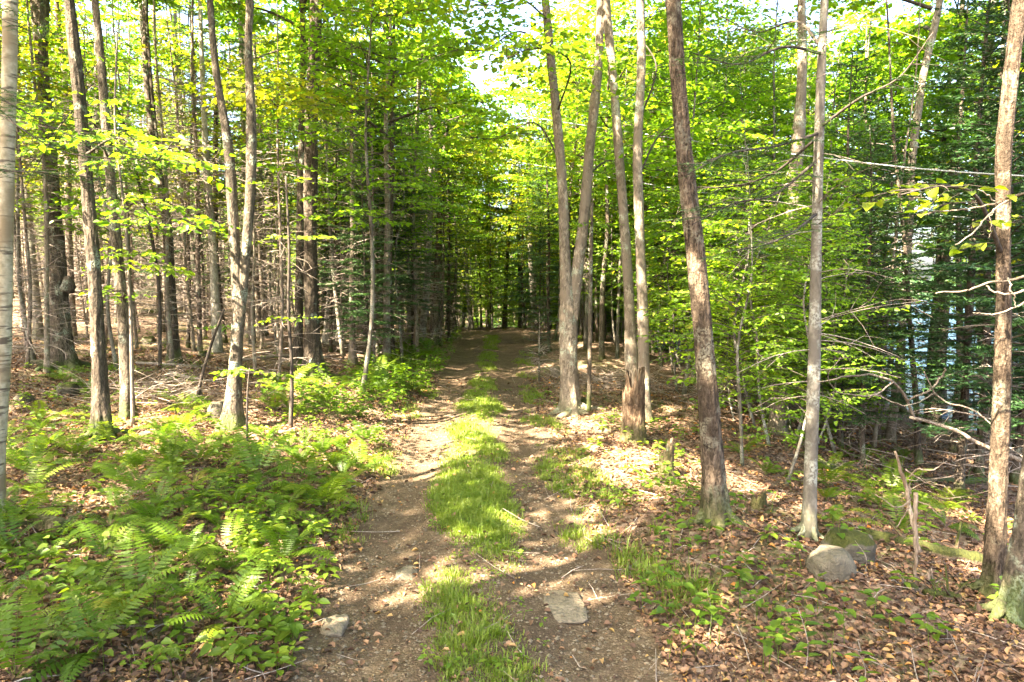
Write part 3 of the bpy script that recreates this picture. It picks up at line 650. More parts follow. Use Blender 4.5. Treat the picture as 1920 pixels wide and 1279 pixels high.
bb('r7', [(1470, 560), (1420, 540), (1360, 575), (1290, 560)], [0, -.8, -1.2, -1.6], .11, 'maple_leaf', 14)
bb('r7', [(1490, 330), (1560, 330), (1620, 380), (1690, 370)], [0, -.4, -.8, -1.2], .11, 'maple_leaf', 15)
bb('r11', [(1712, 300), (1650, 240), (1590, 260), (1540, 220)], [0, -1, -1.5, -2], .11, 'maple_leaf', 16)
bb('r8', [(1880, 480), (1820, 360), (1760, 350), (1690, 365)], [0, -.3, -.5, -.7], .10, 'yellow_leaf', 17, length=.28, every=.22, dens=.6)

# needle boughs
def needle_bough(parent, base, pts, mat, seed, r0=.015, every=.12, length=.5, nl=.028, w=.006, nstep=.016, wood_m='dark_twig', bare=0.0):
    rng = np.random.default_rng(seed); wood = MB(); nbm = MB(); ax = spline(np.array(pts) - base, 24); tube(wood, ax, np.linspace(r0, r0 * .25, 24), 5)
    tot = np.linalg.norm(np.diff(ax, axis=0), axis=1).sum(); k = int(tot / every)
    for j in range(k):
        t_ = (bare + (1 - bare) * j / k) * 23; i0 = min(int(t_), 22); d = norm(ax[i0 + 1] - ax[i0]); az = math.atan2(d[1], d[0])
        needle_branch(nbm, wood, ax[i0], az + (1 if j % 2 else -1) * rng.uniform(.5, 1.0), length * rng.uniform(.4, 1.1), rng.uniform(-.3, .15), rng, .06, .4, w, nl, nstep, r0 * .3)
    o = wood.build('bough', M[wood_m], parent); nbm.build('needles', mat, o); return o
r6d, r6b = TT['r6'][2], np.array(on('r6').location)
for s_, (pp, qq) in enumerate([([(1536, 250), (1450, 275), (1360, 290), (1285, 330)], [0, -.5, -.9, -1.2]), ([(1536, 255), (1440, 330), (1370, 350), (1290, 350)], [0, .4, .7, .9]),
                               ([(1534, 300), (1440, 370), (1380, 380), (1300, 420)], [0, -.3, -.5, -.7]), ([(1540, 100), (1460, 90), (1390, 120), (1300, 100)], [0, -.6, -.9, -1.3]),
                               ([(1536, 240), (1620, 180), (1680, 150), (1750, 60)], [0, -.4, -.6, -.8]), ([(1541, 90), (1490, 40), (1420, 60), (1350, 30)], [0, .4, .8, 1.1]),
                               ([(1531, 400), (1480, 440), (1430, 460), (1380, 470)], [0, -.6, -1, -1.2])]):
    needle_bough(on('r6'), r6b, [P(x, y, r6d + q) for (x, y), q in zip(pp, qq)], M['needle'], 60 + s_, length=.5, bare=.15)
w = MB(); dead_branches(w, rr.uniform(1.2, 6.5, 34), rr, lambda h: .9, path=TT['r6'][1], r0=.006); w.build('dead_branches', M['dead_twig'], on('r6'))
# hemlock just outside the frame on the left, its boughs reach in
hb = np.array([-5.3, 5.2, 0]); hb[2] = ground_z(hb[0], hb[1]) - .05
hem = thing('hemlock_tree', 'hemlock boughs with dark feathery needles reaching in from the left edge', 'tree', hb)
me, hc = trunk_mesh('trunk', [(0, 0, 0), (.02, 0, 2), (.05, .05, 5), (0, 0, 10)], [.12, .10, .08, .02], M['bark_dark'], rr); link('trunk', me, hem)
for s_, (pp, qq) in enumerate([([(-110, 120), (20, 195), (170, 270), (330, 310)], [5.2, 5.0, 4.9, 5.0]), ([(-110, 180), (0, 215), (120, 285), (300, 300)], [5.2, 4.6, 4.4, 4.3]),
                               ([(-110, 300), (0, 320), (110, 325), (250, 345)], [5.2, 4.9, 4.7, 4.8]), ([(-110, -40), (-20, 10), (20, 45), (60, 60)], [5.2, 4.8, 4.6, 4.6])]):
    needle_bough(hem, hb, [P(x, y, q) for (x, y), q in zip(pp, qq)], M['needle'], 80 + s_, length=.42, bare=.1, r0=.009)

# ------------------------------------------------------------------ scattered trees of the wood
PROTO = {}
LM = [('birch', 'white birch'), ('burl', 'burled maple'), ('l4', 'brown maple'), ('l6', 'wavy maple'), ('l7', 'white spruce'), ('l8', 'forked maple'), ('l10', 'stout maple'), ('c1', 'roadside ferns'),
      ('r1', 'twin-stemmed maple'), ('r3', 'hollow stump'), ('r5', 'big near maple'), ('r7', 'crooked trunk'), ('r6', 'grey fir'), ('r11', 'arching trunk'), ('r10', 'lakeside trunk'), ('r8', 'bent edge maple')]
LMX = [(960 + F * TT[k][0].location[0] / TT[k][2], nm) for k, nm in LM]
def where(x, y):
    px = 960 + F * x / max(y, 1.0)
    if 820 < px < 1010: return ('at the bend of the track' if y > 30 else 'close by the far track')
    lx, nm = min(LMX, key=lambda q: abs(q[0] - px)); off = px - lx
    return ('left of the ' if off < -22 else 'right of the ' if off > 22 else 'behind the ') + nm + (', near' if y < 14 else ', midway back' if y < 22 else ', farther back' if y < 32 else ', far back' if y < 44 else ', in the distance')
SIZES = ['very short', 'short', 'middling', 'tall', 'very tall']
def proto(key, name, label, cat, group, H, r, mat, seed, crown=None, dead=None, dead_m='dead_twig', bend=.25, limb_m=None):
    rng = np.random.default_rng(seed); n = 6; z = np.linspace(0, H, n); path = np.stack([np.cumsum(rng.normal(0, bend * .25, n)), np.cumsum(rng.normal(0, bend * .25, n)), z], -1); path[0] = 0
    root = thing(name, label, cat, (0, 0, 0), group)
    me, c = trunk_mesh('trunk', path, r * (1 - .82 * (z / H) ** 1.2), M[mat], rng, 9, .05, .45, ring=.3); link('trunk', me, root)
    if dead: w = MB(); dead_branches(w, np.sort(rng.uniform(dead[1], dead[2], dead[0])), rng, lambda h: dead[3] * (1 - .25 * h / H), path=c); w.build('dead_branches', M[dead_m], root)
    if crown:
        lm, cm = crown(c); link('limbs', lm, root); link('crown', cm, root)
    root['used'] = 0; PROTO[key] = root; return root
def place(key, x, y, rz, sc, label, group, tilt=None):
    if group != G_BK: label = (SIZES[key[1]] + ' ' if key[0] != 'spruce' else ['slim pale ', 'slim brown ', 'straight pale ', 'straight brown ', 'stouter pale '][key[1]]) + label + ' ' + where(x, y)
    p = PROTO[key]; z = float(ground_z(x, y)) - .08
    tl = (RNG.normal() * .025, RNG.normal() * .025) if tilt is None else tilt
    if not p['used']:
        p['used'] = 1; p.location = (x, y, z); p.rotation_euler = (tl[0], tl[1], rz); p.scale = (sc,) * 3; p['label'] = label; p['group'] = group; return p
    return copy_thing(p, (x, y, z), rz, sc, label, group, tl)

G_BK = 'canopy maples beside the viewpoint'
L_SP, G_SP = 'spruce with dead lower branches', 'slim spruces with dead branches left of the track'
for k in range(5):
    H = 12 + 1.2 * k
    proto(('spruce', k), 'spruce_tree', L_SP, 'tree', G_SP, H, .05 + .015 * k, 'bark_spruce' if k % 2 else 'bark_pale', 100 + k,
          crown=lambda c, k=k, H=H: conifer_crown('spruce_crown', 110 + k, H * .62, H, 16, 1.0, M['needle'], w=.03, nl=.085, nstep=.06, elev=-.05), dead=(110, .6, H * .6, 1.3))
L_FR, G_FR = 'dark green hemlock', 'dark hemlocks along the track'
for k in range(4):
    H = 8 + 2 * k
    proto(('hemlock', k), 'hemlock_tree', L_FR, 'tree', G_FR, H, .06 + .015 * k, 'bark_dark', 130 + k,
          crown=lambda c, k=k, H=H: conifer_crown('hemlock_crown', 140 + k, H * .14, H, 105, 2.1, M['needle' if k % 2 else 'fir_needle'], w=.032, nl=.09, nstep=.045, elev=.05, step=.085), dead=(25, .4, 3, .9))
L_MS, G_MS = 'leafy maple sapling', 'maple saplings right of the track'
for k in range(5):
    H = 5.5 + 1.6 * k
    proto(('sapling', k), 'maple_sapling', L_MS, 'sapling', G_MS, H, .03 + .008 * k, 'bark_grey', 150 + k,
          crown=lambda c, k=k, H=H: sapling_crown('sapling_crown', 160 + k, 1.0 + .25 * k, H * .98, 52 + 7 * k, 1.9 + .2 * k, [.125, .10, .13, .09, .12][k], M['beech_leaf' if k == 3 else 'maple_leaf'], 1.0, c), bend=.5)
L_FS, G_FS = 'leafy sapling closing the view', 'maple saplings at the bend'
L_YM, G_YM = 'young maple with layered leaves', 'young maples left of the track'
for k in range(4):
    H = 9 + 1.6 * k
    proto(('young', k), 'maple_tree', L_YM, 'tree', G_YM, H, .05 + .012 * k, 'bark_maple' if k % 2 else 'bark_grey', 170 + k,
          crown=lambda c, k=k, H=H: sapling_crown('young_crown', 180 + k, 3.4 + .4 * k, H * .98, 56 + 6 * k, 2.4 + .2 * k, .13, M[['maple_leaf', 'yellow_leaf', 'beech_leaf', 'maple_leaf'][k]], 1.0, c), bend=.5)
L_BM, G_BM = 'canopy maple', 'tall canopy maples deep in the wood'
for k in range(5):
    H = 13 + 1.0 * k
    def cr(c, k=k, H=H):
        lm, cm = CROWN['yellow' if k == 2 else 'maple', k % (2 if k == 2 else 4)]
        return lm, cm
    proto(('tall', k), 'maple_tree', L_BM, 'tree', G_BM, H, .11 + .02 * k, ['bark_maple', 'bark_pale', 'bark_dark', 'bark_grey', 'bark_maple'][k], 190 + k, crown=cr, bend=.35)
    for ch in PROTO['tall', k].children:
        if ch.name.startswith(('limbs', 'crown')): ch.location = (0, 0, H * .5); ch.scale = (1.1,) * 3

TAKEN = [(float(o[0].location[0]), float(o[0].location[1])) for o in TT.values()]
def scatter(n, xf, yr, mind, rng, tries=40, clear=2.0, ok=None):
    out = []
    for _ in range(n * tries):
        if len(out) >= n: break
        y = yr[0] + (yr[1] - yr[0]) * rng.random() ** .8; a, b = xf(y); x = rng.uniform(a, b)
        if y < 41 and abs(x - road_x(y)) < clear + (0.6 if y > 40 else 0): continue
        if ok is not None and not ok(x, y): continue
        if any((x - p) ** 2 + (y - q) ** 2 < mind ** 2 for p, q in out): continue
        if any((x - p) ** 2 + (y - q) ** 2 < .45 for p, q in TAKEN): continue
        out.append((x, y))
    TAKEN.extend(out); return out
def pxof(x, y): return 960 + F * x / y
def lake_gap(x, y, R=1.3): return abs(pxof(x, y) - 1722) < 30 + F * R / y
def wedge_l(y): return (-.84 * y - 2, -2.6)
def wedge_r(y): return (3.4, min(.84 * y + 2, 19))
sr = np.random.default_rng(42)
for x, y in scatter(150, wedge_l, (14.5, 62), .65, sr):
    k = sr.integers(5); place(('spruce', k), x, y, sr.uniform(0, 6), sr.uniform(.8, 1.1), L_SP, G_SP)
for x, y in scatter(52, lambda y: (-.8 * y - 2, -3.0), (12, 62), 1.6, sr, ok=lambda x, y: not (150 < pxof(x, y) < 480 and y < 16)):
    k = sr.integers(4); place(('young', k), x, y, sr.uniform(0, 6), sr.uniform(.85, 1.15), L_YM, G_YM)
for x, y in scatter(120, wedge_r, (11, 60), .9, sr, ok=lambda x, y: not lake_gap(x, y) and not (y < 13 and pxof(x, y) < 1380)):
    k = sr.integers(5); place(('sapling', k), x, y, sr.uniform(0, 6), sr.uniform(.75, 1.1), L_MS, G_MS)
for x, y in scatter(22, lambda y: (-14, 9), (20, 44), 1.5, sr, clear=2.2):
    k = sr.integers(4); place(('hemlock', k), x, y, sr.uniform(0, 6), sr.uniform(.75, 1.1), L_FR, G_FR)
for x, y in scatter(9, lambda y: (.5 * y, .8 * y), (13, 26), 1.8, sr, ok=lambda x, y: not lake_gap(x, y)):
    k = sr.integers(4); place(('hemlock', k), x, y, sr.uniform(0, 6), sr.uniform(.75, 1.0), L_FR, G_FR)
for x, y in scatter(22, lambda y: (-.85 * y - 4, min(.8 * y + 3, 19)), (20, 72), 2.8, sr, clear=2.4):
    k = sr.integers(5); place(('tall', k), x, y, sr.uniform(0, 6), sr.uniform(.85, 1.15), L_BM, G_BM)
for x, y in scatter(20, lambda y: (-12, 9), (40, 66), 1.9, sr, clear=2.4):
    k = sr.integers(5); place(('sapling', k), x, y, sr.uniform(0, 6), sr.uniform(.9, 1.3), L_FS, G_FS)
L_YR, G_YR = 'young maple with bright leaves', 'young maples right of the track'
for x, y in scatter(60, lambda y: (3.2, min(.82 * y + 2, 20)), (13, 55), 1.5, sr, ok=lambda x, y: not lake_gap(x, y, 1.7)):
    k = sr.integers(4); place(('young', k), x, y, sr.uniform(0, 6), sr.uniform(.95, 1.3), L_YR, G_YR)
for x, y in scatter(16, lambda y: (-5.5, 4.5), (25, 52), 1.8, sr, clear=1.9):
    k = sr.integers(4); place(('young', k), x, y, sr.uniform(0, 6), sr.uniform(1.0, 1.3), 'young maple arching over', 'young maples over the far track')
for px, py, k, sc_ in [(738, 672, 1, .9), (700, 668, 0, 1.0), (775, 655, 2, .8), (842, 640, 1, .9), (1012, 642, 0, .9), (1030, 660, 2, .7), (690, 690, 0, .7), (620, 660, 1, .8)]:
    g = G(px, py); place(('hemlock', k), g[0], g[1], sr.uniform(0, 6), sc_, L_FR, G_FR)
for x, y in scatter(4, lambda y: (-7, 4), (45, 62), 1.3, sr):
    k = sr.integers(4); place(('hemlock', k), x, y, sr.uniform(0, 6), sr.uniform(.7, 1.1), L_FR, G_FR)
for x, y, k, sc_ in [(-3.4, 18.5, 1, .8), (2.9, 22, 0, .85), (-3.4, 25.5, 3, .8), (3.3, 29, 4, .8), (-2.9, 33, 0, .85), (2.6, 37, 1, .8), (-4.6, 40, 4, .9)]:
    place(('tall', k), x, y, sr.uniform(0, 6), sc_, 'maple over the track', 'maples arching over the track')
for x, y in scatter(24, lambda y: (.33 * y, .8 * y), (8.5, 18), .7, sr, ok=lambda x, y: pxof(x, y) < 1600 and not (y < 10 and pxof(x, y) > 1480)):
    k = sr.integers(2); place(('sapling', k), x, y, sr.uniform(0, 6), sr.uniform(.4, .8), L_MS, G_MS)
for x, y in scatter(14, lambda y: (-4, 5), (41, 56), 1.0, sr, clear=0):
    k = sr.integers(5); place(('sapling', k), x, y, sr.uniform(0, 6), sr.uniform(.8, 1.2), L_FS, G_FS)
for px, d_, k in [(1640, 22, 0), (1700, 27, 2), (1760, 21, 4), (1820, 25, 1), (1870, 19, 3), (1920, 24, 0), (1560, 24, 1), (1780, 31, 3), (120, 38, 4), (380, 30, 3), (480, 36, 1), (620, 34, 2), (850, 46, 4), (885, 41, 3), (915, 50, 4), (945, 44, 2), (975, 47, 4), (1005, 40, 3), (1030, 52, 4), (820, 39, 1)]:
    place(('tall', k), (px - 960) / F * d_, d_, sr.uniform(0, 6), sr.uniform(.85, 1.1), L_BM, G_BM)
for px, d_, k, sc_ in [(1815, 10.5, 1, .9), (1895, 9.5, 0, 1.0), (1850, 13, 2, .9), (1630, 11, 0, .7), (1585, 13, 1, .75), (1800, 16, 3, .8), (1655, 15, 2, .6), (1920, 13, 3, .8)]:
    place(('hemlock', k), (px - 960) / F * d_, d_, sr.uniform(0, 6), sc_, L_FR, G_FR)
for x, y in scatter(46, lambda y: (-.8 * y, -3.4), (13, 34), .6, sr):
    k = sr.integers(3); place(('spruce', k), x, y, sr.uniform(0, 6), sr.uniform(.5, .75), L_SP, G_SP)
for px, d_, k in [(20, 30, 3), (105, 36, 3), (250, 38, 3), (330, 44, 1), (520, 40, 2), (720, 40, 3)]:
    place(('young', k), (px - 960) / F * d_, d_, sr.uniform(0, 6), sr.uniform(1.25, 1.5), L_YM, G_YM)
for px, d_, k, sc_ in [(60, 15, 0, .9), (215, 14.5, 0, .8), (350, 20, 1, .9), (520, 21, 0, .9), (700, 22, 0, .9)]:
    place(('young', k), (px - 960) / F * d_, d_, sr.uniform(0, 6), sc_, L_YM, G_YM)
for x, y, k, sc_ in [(-3.3, 20.5, 0, .9), (2.2, 24, 3, .9), (-2.9, 27.5, 1, .95), (1.9, 30.5, 0, 1.0), (-3.0, 34, 3, .95), (1.8, 37, 1, .9)]:
    place(('young', k), x, y, sr.uniform(0, 6), sc_, 'young maple arching over', 'young maples over the far track')
for x, y in [(-2.6, 43), (-1.4, 44.5), (.2, 43.5), (1.4, 45), (-.6, 47), (2.2, 42.5)]:
    k = sr.integers(3); place(('sapling', k), x, y, sr.uniform(0, 6), sr.uniform(.4, .65), L_FS, G_FS)
L_SR, G_SR = 'spruce with dead lower branches', 'thin spruces right of the track'
for x, y in scatter(32, lambda y: (3.4, .76 * y), (12, 32), .7, sr, ok=lambda x, y: not 1690 < pxof(x, y) < 1755):
    k = sr.integers(4); place(('spruce', k), x, y, sr.uniform(0, 6), sr.uniform(.45, .85), L_SR, G_SR)
# the wood behind and beside the camera, towards the sun
L_BK, G_BK = 'tall maple with its crown high in the canopy beside the viewpoint', 'canopy maples beside the viewpoint'
br = np.random.default_rng(4)
for x, y in scatter(13, lambda y: (-22, -2.6), (-18, 9), 2.6, br, ok=lambda x, y: y < 3.5 or x < -.9 * y - 2):
    k = br.integers(5); place(('tall', k), x, y, br.uniform(0, 6), br.uniform(.9, 1.15), L_BK, G_BK)

# distant wood
def distant_wood():
    rng = np.random.default_rng(77); mb = MB(); wd = MB()
    pts = []
    while len(pts) < 330:
        y = rng.uniform(-10, 125); x = rng.uniform(-110, 22)
        d = math.hypot(x, y)
        if d < 64 or d > 125 or y < .3 * abs(x): continue
        pts.append((x, y))
    L = [[], [], [], []]
    for x, y in pts:
        z = float(ground_z(x, y)); H = rng.uniform(11, 19); tube(wd, np.array([[x, y, z - .3], [x + rng.normal() * .2, y, z + H * .5], [x, y, z + H]]), [.2, .14, .03], 5)
        n = 520; f = rng.random(n) ** .8; R = 3.1 * np.sin(pi * np.clip(.12 + .85 * f, 0, 1)) * np.sqrt(rng.random(n)); a = rng.uniform(0, 2 * pi, n)
        lo = rng.choice([.08, .3, .45]); p = np.stack([x + R * np.cos(a), y + R * np.sin(a), z + H * (lo + (1 - lo) * f) + rng.normal(0, .15, n)], -1)
        L[0].append(p); L[1].append(rng.normal(0, 1, (n, 3)) * [1, 1, .4]); L[2].append(np.array([0, 0, 1.]) + rng.normal(0, .5, (n, 3))); L[3].append(rng.uniform(.3, .6, n))
    flush(mb, L, rng); o = mb.build('distant_wood', M['maple_leaf']); tag(o, 'far mass of green trees closing the view behind the track', 'wood', kind='stuff')
    o2 = wd.build('distant_trunks', M['bark_spruce']); tag(o2, 'far trunks of the wood behind the track', 'wood', kind='stuff')
    mb = MB(); L = [[], [], [], []]; n = 26000; x = rng.uniform(60, 700, n); y = rng.uniform(330, 470, n); t = (y - 330) / 290
    z = WZ + (np.sin(t * pi * .55) * (11 + 4 * np.sin(x * .013) + 5 * np.sin(x * .041 + 1))) * sm(60, 240, x) + rng.random(n) * 6
    add_leaves(mb, np.stack([x, y, z], -1), rng.normal(0, 1, (n, 3)), rng.normal(0, 1, (n, 3)), rng.uniform(1.5, 3.5, n), .8, rng)
    tag(mb.build('far_shore_wood', M['fir_needle']), 'forest covering the far shore of the lake', 'wood', kind='stuff')
distant_wood()

# ------------------------------------------------------------------ ground cover
def gpt(x, y): return np.stack([x, y, ground_z(x, y)], -1)
def litter():
    rng = np.random.default_rng(5); n = 120000
    y = 3.2 + 15 * rng.random(n) ** 1.5; x = rng.uniform(-.8, .85, n) * (y + 1.2)
    u = np.abs(x - road_x(y)) / road_hw(y); keep = (u > 1.0) | (rng.random(n) < .10); x, y = x[keep], y[keep]; n = len(x)
    p = gpt(x, y) + np.stack([np.zeros(n), np.zeros(n), .006 + .03 * rng.random(n)], -1)
    mb = MB(); add_leaves(mb, p, rng.normal(0, 1, (n, 3)) * [1, 1, .18], np.array([0, 0, 1.]) + rng.normal(0, .35, (n, 3)), (.014 + .046 * rng.random(n) ** 1.6) * (1 + .03 * y), .62, rng, fold=.4)
    tag(mb.build('leaf_litter', M['litter']), 'dry brown and tan fallen leaves covering the forest floor', 'leaf litter', kind='stuff')
    wd = MB()
    for _ in range(1500):
        yy = 3.4 + 16 * rng.random() ** 1.4; xx = rng.uniform(-.8, .85) * (yy + 1); a = rng.uniform(0, 6.3); l = rng.uniform(.1, .5)
        if abs(xx - road_x(yy)) < 1.2 and rng.random() < .85: continue
        q = gpt(np.array([xx, xx + cos(a) * l * .5, xx + cos(a) * l]), np.array([yy, yy + sin(a) * l * .5, yy + sin(a) * l])) + [0, 0, .012]; q[1, 2] += rng.uniform(0, .04); q[2, 2] += rng.uniform(0, .08)
        tube(wd, q, np.array([1, .8, .4]) * rng.uniform(.002, .006), 4, r=rng.random(), caps=False)
    tag(wd.build('fallen_twigs', M['dead_twig']), 'small dry twigs strewn over the leaf litter', 'twigs', kind='stuff')
litter()
def gravel():
    rng = np.random.default_rng(6); n = 9000; y = 3.3 + 13 * rng.random(n) ** 1.7; x = road_x(y) + rng.uniform(-1.15, 1.15, n)
    r = .004 + .016 * rng.random(n) ** 3; c = gpt(x, y) + np.stack([np.zeros(n), np.zeros(n), r * .25], -1)
    oc = np.array([[1, 0, 0], [0, 1, 0], [-1, 0, 0], [0, -1, 0], [0, 0, .7], [0, 0, -.7]], float)
    V = c[:, None] + oc[None] * r[:, None, None] * (1 + rng.normal(0, .25, (n, 6, 1)))
    T = np.array([[0, 1, 4], [1, 2, 4], [2, 3, 4], [3, 0, 4], [1, 0, 5], [2, 1, 5], [3, 2, 5], [0, 3, 5]])
    mb = MB(); mb.add(V.reshape(-1, 3), None, (np.arange(n)[:, None, None] * 6 + T[None]).reshape(-1, 3), np.repeat(rng.random(n), 6))
    tag(mb.build('gravel', M['pale_rock'], smooth=False), 'small stones scattered in the ruts of the track', 'gravel', kind='stuff')
gravel()
def grass():
    rng = np.random.default_rng(8)
    def strip(n, u0, u1, y0, y1, pw, thr, hmin, hmax):
        y = y0 + (y1 - y0) * rng.random(n) ** pw; u = rng.uniform(u0, u1, n); x = road_x(y) + u * road_hw(y) / 1.2
        f = np.sin(y * 1.9 + u * 3) + .8 * np.sin(y * .83 + 1.3) + .7 * np.sin(u * 6 + y * 3.1) + rng.normal(0, .75, n)
        c = (u0 + u1) / 2; f = f - 2.2 * (np.abs(u - c) / ((u1 - u0) / 2)) ** 3
        k = f > thr; return x[k], y[k], hmin + (hmax - hmin) * rng.random(k.sum()) ** 1.6 * np.clip(.55 + .35 * (f[k] - thr), .5, 1.25)
    parts = [strip(1900, -.44, .38, 3.2, 8.5, 1.0, -.7, .03, .11), strip(2800, -.55, .48, 6.5, 14.5, 1.0, -.8, .03, .12), strip(800, -.42, .36, 14, 20, 1.0, -.2, .05, .11), strip(700, -.3, .3, 19, 34, 1, -.9, .06, .14),
             strip(1000, .85, 1.75, 6.2, 13, 1.0, -.1, .04, .13), strip(420, .8, 1.6, 13, 26, 1.0, .3, .06, .15), strip(500, 1.15, 1.9, 3.4, 6.4, 1, .4, .08, .2), strip(500, -1.7, -1.05, 8, 16, 1, .5, .06, .14), strip(300, -1.6, -1.1, 3.3, 8, 1, 1.0, .06, .14)]
    X_ = np.concatenate([p[0] for p in parts]); Y_ = np.concatenate([p[1] for p in parts]); H_ = np.concatenate([p[2] for p in parts])
    nb = np.clip(30 - Y_ * .7, 12, 26).astype(int); idx = np.repeat(np.arange(len(X_)), nb); n = len(idx)
    rad = rng.normal(0, .045, (n, 2)); b = np.stack([X_[idx] + rad[:, 0], Y_[idx] + rad[:, 1]], -1)
    base = gpt(b[:, 0], b[:, 1]) - [0, 0, .012]; h = H_[idx] * rng.uniform(.5, 1.25, n)
    out = np.stack([rad[:, 0] * 9 + rng.normal(0, .4, n), rad[:, 1] * 9 + rng.normal(0, .4, n)], -1); out = out / np.maximum(.5, np.linalg.norm(out, axis=1, keepdims=True))
    lean = rng.uniform(.15, 1.1, n)[:, None]; o3 = np.concatenate([out, np.zeros((n, 1))], 1); up = np.array([0, 0, 1.])
    m1 = base + up * h[:, None] * .55 + o3 * (lean * h[:, None] * .28); m2 = base + up * (h[:, None] * (1 - .35 * lean)) + o3 * (lean * h[:, None] * .8)
    sd = np.cross(o3 + rng.normal(0, .3, (n, 3)), up); sd = norm(sd) * (rng.uniform(.0018, .0036, n)[:, None] * (1 + Y_[idx][:, None] * .06))
    V = np.stack([base - sd, base + sd, m1 + sd * .8, m1 - sd * .8, m2], 1).reshape(-1, 3); o = np.arange(n)[:, None] * 5
    mb = MB(); r = np.repeat(np.clip(.2 + .5 * rng.random(len(X_))[idx] + .35 * (rng.random(n) - .3), 0, 1), 5)
    mb.add(V, o + np.array([[0, 1, 2, 3]]), o + np.array([[3, 2, 4]]), r)
    tag(mb.build('grass', M['grass']), 'tufts of green grass on the crown and edges of the track', 'grass', kind='stuff')
grass()

# low broadleaf seedlings: ground cover
def seedling_arrays(rng, h, k, leaf):
    L = [[], [], [], []]; st = []
    az0 = rng.uniform(0, 6.3); top = np.array([rng.normal() * .03, rng.normal() * .03, h]); st.append(np.array([[0, 0, -.02], top * .5, top]))
    for j in range(k):
        a = az0 + j * 2.4; z = h * (.45 + .55 * (j + 1) / k); d = np.array([cos(a), sin(a), .15])
        stem = np.array([top[0] * z / h, top[1] * z / h, z]); L[0].append((stem + d * .02)[None]); L[1].append((d + rng.normal(0, .15, 3) - np.array([0, 0, .15]))[None]); L[2].append((np.array([0, 0, 1.]) + rng.normal(0, .25, 3))[None]); L[3].append(np.array([leaf * rng.uniform(.7, 1.2)]))
    return [np.concatenate(q) for q in L], st
def cover(name, label, pts, rng, hr, kr, lr, mat):
    mb = MB(); A = [[], [], [], []]
    for x, y in pts:
        L, st = seedling_arrays(rng, rng.uniform(*hr), rng.integers(*kr), rng.uniform(*lr)); o = np.array([x, y, float(ground_z(x, y))])
        A[0].append(L[0] + o); A[1].append(L[1]); A[2].append(L[2]); A[3].append(L[3]); tube(mb, st[0] + o, [.003, .002, .001], 3, m=0, caps=False)
    flush(mb, A, rng, .62); tag(mb.build(name, mat), label, 'ground cover', kind='stuff')
cr = np.random.default_rng(91)
def region_pts(n, poly, rng):
    """Ground points seen inside boxes of the photograph."""
    out = []
    for (x0, y0, x1, y1, w) in poly:
        for _ in range(int(n * w)):
            g = G(rng.uniform(x0, x1), rng.uniform(y0, y1))
            u = abs(g[0] - road_x(g[1])) / road_hw(g[1])
            if u > 1.02: out.append((g[0], g[1]))
    return out
cover('seedlings', 'small broad-leaved plants carpeting the bank left of the track', region_pts(430, [(0, 850, 520, 1279, .45), (440, 900, 660, 1279, .35), (500, 780, 760, 900, .12), (0, 690, 420, 850, .26), (120, 630, 560, 720, .16), (430, 720, 640, 820, .12)], cr), cr, (.08, .28), (4, 9), (.05, .10), M['understory_leaf'])
cover('undergrowth', 'low green plants growing between the track and the right slope', region_pts(230, [(1100, 790, 1330, 960, .3), (1200, 960, 1480, 1270, .26), (1480, 1000, 1900, 1279, .09), (1380, 700, 1720, 950, .3), (1560, 900, 1900, 1040, .12), (1000, 640, 1100, 780, .05)], cr), cr, (.08, .32), (4, 9), (.05, .11), M['understory_leaf'])
cover('track_weeds', 'small weeds growing among the grass on the crown of the track', [(float(road_x(y)) + cr.normal() * .28, y) for y in 3.3 + 13 * cr.random(150)], cr, (.03, .10), (4, 8), (.025, .055), M['understory_leaf'])
cover('roadside_plants', 'dense low leaves along the left verge towards the bend', region_pts(420, [(690, 640, 850, 740, .6), (840, 590, 900, 640, .3), (560, 700, 760, 800, .2)], cr), cr, (.15, .5), (6, 12), (.08, .16), M['understory_leaf'])

